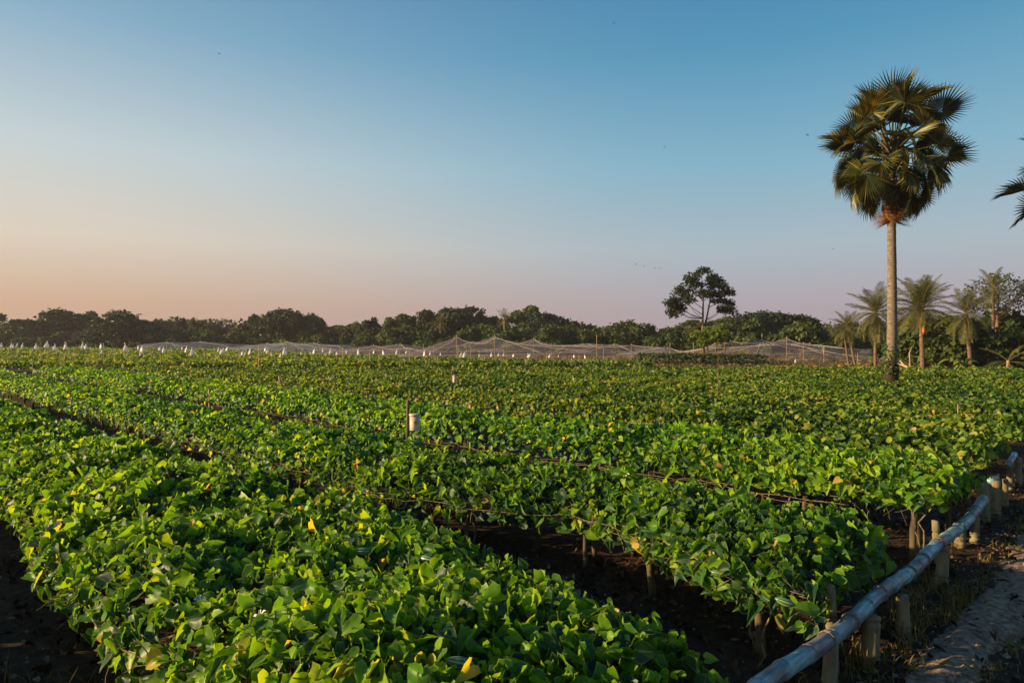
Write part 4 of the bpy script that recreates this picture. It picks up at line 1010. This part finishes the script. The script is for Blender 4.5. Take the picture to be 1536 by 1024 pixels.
# ------------------------------------------------------------------ bird nets
def net(name,label,poles,x0,x1,y0,y1,matn,edge=.55,slope=.34,seed=0,rope=.012,nx=70,ny=26,ridges=()):
    cx,cy=(x0+x1)/2,(y0+y1)/2; root=empty('crop_net',(cx,cy,0)); tag(root,label,'net','nets spread on poles over the far plots')
    xs=np.linspace(x0,x1,nx); ys=np.linspace(y0,y1,ny); X,Y=np.meshgrid(xs,ys)
    hts=[]
    for (px_,py_,h) in poles:
        d=np.sqrt((X-px_)**2+(Y-py_)**2); hts.append(edge+(h-edge)*np.exp(-(d/ (3.9/slope*.34))**.72))
    Z=np.max(np.array(hts),0); hs=np.array(hts); Z=np.maximum(Z, edge+np.sum(hs-edge,0)*.42)
    Z=np.minimum(Z,max(p[2] for p in poles)+.02)
    e=np.minimum(np.minimum(X-x0,x1-X)/2.5,np.minimum(Y-y0,y1-Y)/2.5); Z=Z*np.clip(.45+.55*np.clip(e,0,1),0,1)+.05*vnoise(X*1.1,Y*1.1,seed)
    mb=MB(); idx=np.arange(X.size).reshape(X.shape); mb.add(np.stack([X,Y,Z],-1),[np.stack([idx[:-1,:-1],idx[:-1,1:],idx[1:,1:],idx[1:,:-1]],-1).reshape(-1,4)])
    wchild(mb,'netting',M[matn],root)
    # skirt of netting down to the ground on the near side, and gathered folds
    mb=MB(); tz=np.linspace(0,1,6); XX,TT=np.meshgrid(xs,tz); ZZ=Z[0][None]*TT+.04; YY=y0-.5*(1-TT)+.15*vnoise(XX*1.5,TT*2,seed+4); idx=np.arange(XX.size).reshape(XX.shape)
    mb.add(np.stack([XX,YY,ZZ],-1),[np.stack([idx[:-1,:-1],idx[:-1,1:],idx[1:,1:],idx[1:,:-1]],-1).reshape(-1,4)]); wchild(mb,'netting',M[matn],root)
    def zat(x,y):
        i=np.clip((x-x0)/(x1-x0)*(nx-1),0,nx-1.001); j=np.clip((y-y0)/(y1-y0)*(ny-1),0,ny-1.001); ii,jj=int(i),int(j); a,b_=i-ii,j-jj
        return (Z[jj,ii]*(1-a)+Z[jj,ii+1]*a)*(1-b_)+(Z[jj+1,ii]*(1-a)+Z[jj+1,ii+1]*a)*b_
    lines=[[(x,y0) for x in xs[::3]],[(x,y1) for x in xs[::3]]]
    for (px_,py_,h) in poles:
        for (tx,ty) in ((px_-7,y0),(px_+8,y0),(px_-6,y1),(px_+6,y1)):
            tx=min(max(tx,x0),x1); lines.append([(px_+(tx-px_)*t,py_+(ty-py_)*t) for t in np.linspace(0,1,14)])
    for ln in lines:
        mb=MB(); mb.add(*tube([(x,y,zat(x,y)+.015) for x,y in ln],rope,4)); wchild(mb,'rope',M['net_rope'],root)
    for (px_,py_,h) in poles:
        mb=MB(); rough_stake(mb,(px_,py_,-.05),(px_,py_,h+.06),.022,6); wchild(mb,'net_pole',M['stake_pale'],root)
def PL(px,ty,Z): p=at(px,ty,Z); return (p.x,p.y,p.z)
net('n','right crop net on tall poles, between slender tree and palms',[PL(1143,502,50),PL(1087,506,53),PL(1205,514,57),PL(1236,520,48.5),PL(1180,505,60)],13.5,29.5,48,64,'net',.5,.34,3,.012)
net('n2','middle crop net peaking at two tall poles',[PL(742,502,61),PL(685,503,66),PL(895,502,57),PL(800,507,72),PL(947,516,62)],-9.5,16,56.5,76,'net',.55,.30,7,.013,90)
net('n3','low crop net left of the middle net, sagging close to the ground',[PL(635,516,66),PL(600,514,82),PL(560,516,75)],-20,-8,64,86,'net',.5,.3,9,.013)
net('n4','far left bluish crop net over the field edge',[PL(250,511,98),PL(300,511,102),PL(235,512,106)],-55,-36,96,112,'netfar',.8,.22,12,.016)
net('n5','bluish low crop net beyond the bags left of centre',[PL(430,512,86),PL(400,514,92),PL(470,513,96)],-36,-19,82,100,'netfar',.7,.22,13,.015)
net('n6','small crop net right of the middle net',[PL(1005,515,58),PL(1040,514,64)],10.0,14.8,54,66,'net',.5,.3,15,.012)
# bare poles around the nets
NP=[(1037,524,548,51),(1050,526,545,53),(1286,530,552,46),(650,520,541,50),(706,520,541,50),(905,523,540,54),(960,529,542,55),(868,530,541,55),(820,527,540,56),(1167,535,548,50)]
for j,(px,ty,by,Z) in enumerate(sorted(NP)):
    mb=MB(); rough_stake(mb,(0,0,-.05),(.02,0,H-(ty-512)/F*Z),.018,6); o=mb.build('pole',M['stake_pale']); o.location=gz(px,Z)
    tag(o,'%s short pale pole from the left along the net edge'%ordw(j+1),'pole','short poles along the nets')

# evening haze in the air
m,nt_,N_,L_=mat('evening_air'); v_=N_.new('ShaderNodeVolumePrincipled'); v_.inputs['Density'].default_value=.0004; v_.inputs['Color'].default_value=(.86,.84,.88,1); v_.inputs['Anisotropy'].default_value=.2
o_=N_.new('ShaderNodeOutputMaterial'); L_.new(v_.outputs[0],o_.inputs['Volume'])
if HAZE:
    x0,x1,y0,y1,z0,z1=-1610,1610,-310,1710,-1.1,13
    mb=MB(); mb.add([(x0,y0,z0),(x1,y0,z0),(x1,y1,z0),(x0,y1,z0),(x0,y0,z1),(x1,y0,z1),(x1,y1,z1),(x0,y1,z1)],[[(3,2,1,0),(4,5,6,7),(0,1,5,4),(1,2,6,5),(2,3,7,6),(3,0,4,7)]])
    hz=mb.build('haze',m,None,False); hz.data.materials.clear(); hz.data.materials.append(m); tag(hz,'thin pale evening haze over the whole field','haze',kind='stuff')
